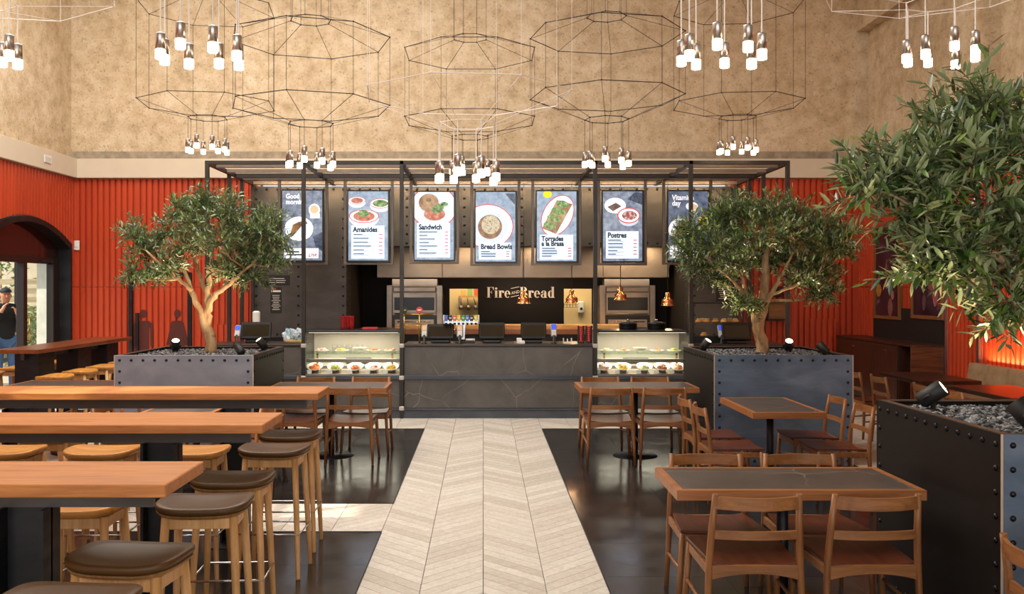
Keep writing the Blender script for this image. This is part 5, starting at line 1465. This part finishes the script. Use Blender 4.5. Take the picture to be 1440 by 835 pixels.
tr, lvs, o3 = olive(bp, Y3, [
  ([(1500, 590, 0), (1498, 540, 0), (1485, 480, .0), (1465, 430, 0), (1430, 385, -.05), (1385, 350, -.08), (1345, 320, -.1)], [.065, .06, .05, .04, .026, .018, .01]),
  ([(1498, 545, 0), (1508, 480, .05), (1510, 410, .05), (1500, 330, 0), (1480, 250, 0), (1450, 190, 0)], [.055, .05, .045, .034, .022, .01]),
  ([(1508, 430, .05), (1545, 370, .1), (1590, 320, .15), (1650, 280, .2)], [.04, .03, .02, .01]),
  ([(1440, 395, -.05), (1405, 330, .05), (1370, 270, .1), (1320, 255, .1)], [.022, .018, .012, .007]),
  ([(1380, 345, -.08), (1335, 310, -.1), (1290, 290, -.1), (1240, 270, -.1)], [.014, .012, .009, .006])],
 [(1225, 275, 26, -.1), (1245, 255, 28, 0), (1265, 290, 30, .1), (1285, 255, 26, -.1), (1300, 300, 34, -.15), (1325, 260, 36, .15), (1330, 215, 30, 0), (1352, 185, 36, .1), (1385, 150, 34, -.05), (1420, 165, 40, .1), (1365, 235, 42, -.2), (1405, 215, 46, .2), (1440, 225, 50, -.1), (1345, 300, 40, .2), (1385, 290, 46, -.15), (1430, 300, 50, .15), (1310, 345, 26, -.1), (1335, 380, 28, 0), (1360, 365, 32, -.2), (1400, 370, 38, .1), (1440, 365, 44, -.1), (1300, 380, 18, -.1), (1425, 425, 24, -.2), (1425, 445, 14, .1),
  (1490, 180, 60, 0), (1500, 270, 70, .1), (1560, 230, 70, -.1), (1560, 320, 70, .1), (1630, 270, 60, 0), (1620, 350, 55, -.1), (1690, 310, 45, 0), (1480, 350, 50, .3)],
 'large olive tree with long silvery leaves rising from the dark near planter', 37, 21, 13, .098, 300, .26)
rg = random.Random(3)
for k in range(14):
    mx = rg.choice(lvs); 
    if k == 0: ob0 = MB().ball((0,0,0), .009, 8, 6, 1.25).build('olive_fruit', plain('black_olive', '#1d1a20', .3), tr); ob = ob0
    else: ob = ob0.copy(); COL.objects.link(ob)
    ob.parent = tr; ob.location = mx.translation+Vector((0, 0, -.01))

# ================================================================ WIRE CHANDELIERS
R8 = [2*PI*(k+.5)/8 for k in range(8)]
lamp_proto = [None]
def chandelier(px, Y, yb, yt, ysb, ylamp, label, white=False, R=.85, r=.24, rot=0.0, drop=True):
    X = PX(px, Y); zb, zt, zs = PZ(yb, Y), PZ(yt, Y), PZ(ysb, Y); zsT = zt+.2; zl = PZ(ylamp, Y)
    t = thing('wire_chandelier', label, 'chandelier', (X, Y, zl), 0, 'octagonal wire chandeliers')
    m = M['wirewhite'] if white else M['wireblack']; wr_ = .0030 if white else .0042
    def ring(rad, z): return [Vector((rad*math.cos(a+rot), rad*math.sin(a+rot), z-zl)) for a in R8]
    bb, tt, sb, stp = ring(R, zb), ring(R, zt), ring(r, zs), ring(r*.9, zsT)
    for nme, a in (('lower_ring', bb), ('upper_ring', tt), ('lamp_ring', sb), ('top_ring', stp)):
        mb = MB()
        for k in range(8): mb.tube([a[k], a[(k+1) % 8]], wr_*1.15, 5, False)
        for k in range(8): mb.ball(a[k], wr_*2.2, 6, 4)
        mb.build(nme, m, t)
    mb = MB()
    for k in range(8):
        mb.tube([bb[k], tt[k]], wr_*.7, 4, False); mb.tube([bb[k], sb[k]], wr_*.7, 4, False); mb.tube([tt[k], stp[k]], wr_*.7, 4, False)
    mb.build('wire_frame', m, t)
    mb = MB()
    for k in range(0, 8): mb.tube([stp[k], Vector((stp[k].x, stp[k].y, 7.8-zl))], wr_*.6, 4, False)
    mb.build('suspension_cables', m, t)
    for k in range(8):
        p = sb[k]; dz = .012*((k*3) % 4)
        if lamp_proto[0] is None:
            h = MB().lathe([(.008, .172), (.012, .165), (.029, .162), (.03, .158), (.03, .06)], 18).build('lamp', M['brushed'], t)
            g = MB().lathe([(.026, .0), (.031, .004), (.031, .06), (.02, .062)], 18).build('diffuser', M['lampglass'], h); lamp_proto[0] = (h, g)
        else:
            h = lamp_proto[0][0].copy(); COL.objects.link(h); g = lamp_proto[0][1].copy(); COL.objects.link(g); h.parent = t; g.parent = h
        h.location = (p.x, p.y, dz)
        MB().tube([(p.x, p.y, dz+.168), p], .0045 if white else .0026, 5, False).build('lamp_cable', M['wirewhite'] if white or not drop else M['wireblack'], t)
cl = 'black octagonal wire chandelier with glowing cylinders '
chandelier(292, 11.6, 147, 12, 166, 216, cl+'above the pergola corner by the left olive tree', rot=.12)
chandelier(437, 9.8, 150, 55, 174, 237, cl+'in front of the Good morning screen', rot=.3)
chandelier(661, 11.5, 170, 76, 193, 246, cl+'behind the white wired chandelier')
chandelier(853, 10.2, 136, 49, 168, 236, cl+'in front of the Postres screen', rot=.2)
chandelier(1037, 12.1, 147, 10, 165, 217, cl+'above the pergola corner by the right olive tree', rot=-.1)
chandelier(657, 7.4, 135, -60, 175, 258, 'white wired octagonal chandelier hanging low over the aisle', True, .85, .24, .1)
chandelier(282, 5.9, -70, -230, -30, 91, 'white wired lamp cluster above the middle high oak table', True, .85, .25, .2)
chandelier(1014, 5.9, -70, -230, -30, 91, 'white wired lamp cluster above the aisle end of the large stone table', True, .85, .25, .05)
chandelier(1323, 6.7, -22, -200, 3, 90, 'pale wired lamp cluster before the upper right wall pilaster', True, .85, .24, .3)
chandelier(-33, 6.0, -22, -200, 0, 90, 'pale wired lamp cluster close to the upper left wall', True, .85, .24, .2)

# ================================================================ OUTSIDE THE ARCHED DOOR
struct(MB().box(-16, -7.13, 9, 26, -.2, -.02), 'floor_terrace', plain('terrace_paving', '#b9ab98', .8))
t = thing('terrace_column', 'white square column outside the arched door', 'column', (PX(69, 16.3), 16.3, -.02))
MB().box(-.15, .15, -.15, .15, .0, 2.9, .01).build('shaft', plain('white_render', '#e2e6e0', .8), t); MB().box(-.2, .2, -.2, .2, 2.9, 3.05).build('capital', M['white'], t)
struct(MB().box(-12, -7.3, 15.9, 16.05, 2.3, 2.6), 'trim_7', M['black'])
t = thing('terrace_screen', 'slim black window frame standing on the terrace outside the door', 'frame', (PX(24, 16.6), 16.6, -.02))
for x in (-.9, 0, .52): MB().box(x-.035, x+.035, -.03, .03, 0, 2.35).build('post', M['black'], t)
MB().box(-.9, .52, -.03, .03, 2.25, 2.35).build('head', M['black'], t); MB().box(-.9, .52, -.03, .03, .45, .52).build('sill', M['black'], t)
t = thing('slat_fence', 'pale horizontal slat fence with a planted hedge beyond the door', 'fence', (-10.4, 20.6, -.02))
for k in range(9): MB().box(-1.7, 1.7, -.015, .015, .25+.2*k, .37+.2*k).build('slat', wood('fence_%d' % k, '#a89878', '#cfc0a0', 'x') if k == 0 else bpy.data.materials['fence_0'], t)
for x in (-1.6, 0, 1.6): MB().box(x-.04, x+.04, .015, .08, 0, 2.1).build('post', M['cab'], t)
rg = random.Random(9)
for k, (x, y, hh) in enumerate(((-9.75, 19.8, 1.3), (-8.75, 18.3, 1.0), (-11.0, 19.8, 1.5), (-11.4, 21.8, 3.4), (-9.9, 21.8, 3.2))):
    t = thing('terrace_shrub', ['leafy green shrub against the slat fence outside', 'low leafy shrub outside the arched door', 'tall leafy shrub against the slat fence outside', 'tall hedge shrub rising behind the slat fence', 'tall hedge shrub behind the slat fence near the column'][k], 'shrub', (x, y, -.02))
    mb = MB(); lv, lf = leaf_verts(.13, .03)
    for j in range(700):
        a = rg.random()*6.28; q_ = math.sqrt(rg.random())*.55; z = rg.random()*hh
        Mx = Matrix.Translation((q_*math.cos(a), q_*math.sin(a), z+.1)) @ Euler((rg.uniform(-1,1), rg.uniform(-1,1), rg.uniform(0,6.28))).to_matrix().to_4x4()
        mb.add(lv, lf, True, Mx)
    tag(mb.build('foliage', M['hedge'], t, fix=False), kind='stuff'); MB().tube([(0,0,0), (.03,0,hh*.5), (0,.03,hh*.9)], [.03,.02,.008], 6).build('stem', M['bark'], t)
struct(MB().box(-15, -7.2, 23.5, 23.7, -.1, 5), 'wall_garden', plain('sunny_wall', '#d8cdb4', .9, 0, .15, 3))
# ---- the person on the terrace
px_, py_ = -7.78, 15.05
per = thing('person', 'person in black jumper, blue jeans and dark cap, hands raised near the chin', 'person', (px_, py_, -.02), 0)
def skin(name, verts, edges, m, parent, root=0, sub=2):
    me = bpy.data.meshes.new(name); me.from_pydata([v[0] for v in verts], edges, [])
    o = bpy.data.objects.new(name, me); COL.objects.link(o); o.parent = parent
    md = o.modifiers.new('skin', 'SKIN'); md.use_smooth_shade = True
    for i, v in enumerate(verts):
        r = v[1]; r = r if isinstance(r, tuple) else (r, r)
        me.skin_vertices[0].data[i].radius = r; me.skin_vertices[0].data[i].use_root = (i == root)
    s = o.modifiers.new('sub', 'SUBSURF'); s.levels = sub; s.render_levels = sub
    me.materials.append(m); return o
SK = plain('skin_tone', '#c98f73', .55, 0, .04)
# facing +X, standing; local X forward
joints = [((0,0,.98), (.12,.15)), ((0,0,1.15), (.11,.14)), ((.01,0,1.32), (.12,.17)), ((.0,0,1.45), (.08,.12)), ((.02,0,1.52), .052), ((.03,0,1.58), (.075,.065)), ((.035,0,1.66), (.095,.078)), ((.03,0,1.73), (.07,.06)),
  ((.0,.19,1.42), .055), ((.06,.25,1.2), .046), ((.24,.16,1.30), .036), ((.27,.12,1.36), .028),
  ((.0,-.19,1.42), .055), ((.06,-.26,1.2), .046), ((.24,-.14,1.33), .036), ((.27,-.1,1.42), .028),
  ((0,.1,.9), .095), ((.02,.11,.5), .065), ((0,.11,.1), .045), ((.1,.12,.05), .04),
  ((0,-.1,.9), .095), ((.0,-.11,.5), .065), ((-.03,-.11,.1), .045), ((.07,-.12,.05), .04)]
ed = [(0,1),(1,2),(2,3),(3,4),(4,5),(5,6),(6,7),(3,8),(8,9),(9,10),(10,11),(3,12),(12,13),(13,14),(14,15),(0,16),(16,17),(17,18),(18,19),(0,20),(20,21),(21,22),(22,23)]
hand = []
body = list(joints); be = list(ed)
for wi, sgn in ((11, 1), (15, -1)):
    w0 = Vector(body[wi][0]); pal = w0+Vector((.03, -.03*sgn, .05)); body.append((tuple(pal), (.03,.02))); pi_ = len(body)-1; be.append((wi, pi_))
    for f in range(4):
        b0 = pal+Vector((.012*(f-1.5), -.01*sgn, .03)); b1 = b0+Vector((.0, -.025*sgn, .025-.004*abs(f-1.5))); b2 = b1+Vector((-.012, -.022*sgn, -.004))
        body += [(tuple(b0), .0095), (tuple(b1), .0085), (tuple(b2), .0075)]; n = len(body); be += [(pi_, n-3), (n-3, n-2), (n-2, n-1)]
    th = pal+Vector((-.03, 0, .012)); body += [(tuple(th), .0105), (tuple(th+Vector((-.006, -.02*sgn, .025))), .009)]; n = len(body); be += [(pi_, n-2), (n-2, n-1)]
bd = skin('body', body, be, SK, per)
grow = lambda v, g: (v[0], tuple(q+g for q in v[1]) if isinstance(v[1], tuple) else v[1]+g)
jm_ = plain('black_jumper', '#15161a', .9, 0, .1); jn = plain('blue_denim', '#3f5d86', .85, 0, .2, 40)
jv = [((0,0,.90), (.135,.165)), grow(joints[0], .03), grow(joints[1], .03), grow(joints[2], .035), ((0,0,1.44), (.12,.16)), ((.01,0,1.53), (.075,.075)),
  ((0,.2,1.41), .1), grow(joints[9], .035), grow(joints[10], .03), ((.262,.13,1.345), .05), ((0,-.2,1.41), .1), grow(joints[13], .035), grow(joints[14], .03), ((.262,-.11,1.395), .05)]
skin('jumper', jv, [(0,1),(1,2),(2,3),(3,4),(4,5),(4,6),(6,7),(7,8),(8,9),(4,10),(10,11),(11,12),(12,13)], jm_, per)
leg_i = [0,16,17,18,20,21,22]
skin('jeans', [grow(joints[i], .014) for i in leg_i], [(0,1),(1,2),(2,3),(0,4),(4,5),(5,6)], jn, per)
for s, x in ((1, .05), (-1, .02)):
    MB().ball((x+.03, .115*s, .045), .062, 12, 6, .7, sx=2.1, sy=.85).build('shoe', M['black'], per)
MB().ball((.02, 0, 1.70), .105, 16, 5, .8, True, sx=1.05, sy=.88).box(.09, .19, -.06, .06, 1.702, 1.712, .004).build('cap', plain('navy_cap', '#1c2430', .8), per)
for s in (1, -1):
    MB().ball((.03, .083*s, 1.64), .022, 8, 5, 1.3, sy=.5).build('ear', SK, per); MB().ball((.118, .03*s, 1.665), .007, 8, 5).build('eye', M['black'], per)
MB().ball((.13, 0, 1.635), .016, 8, 5, 1.5).build('nose', SK, per); MB().box(.112, .124, -.025, .025, 1.595, 1.603, .003).build('mouth', plain('lips', '#9a5a4c', .6), per)
MB().ball((-.02, 0, 1.64), .09, 12, 5, .9, sx=.9, sy=.9).build('hair', plain('dark_hair', '#2a211c', .8), per)
per.rotation_euler.z = -.9
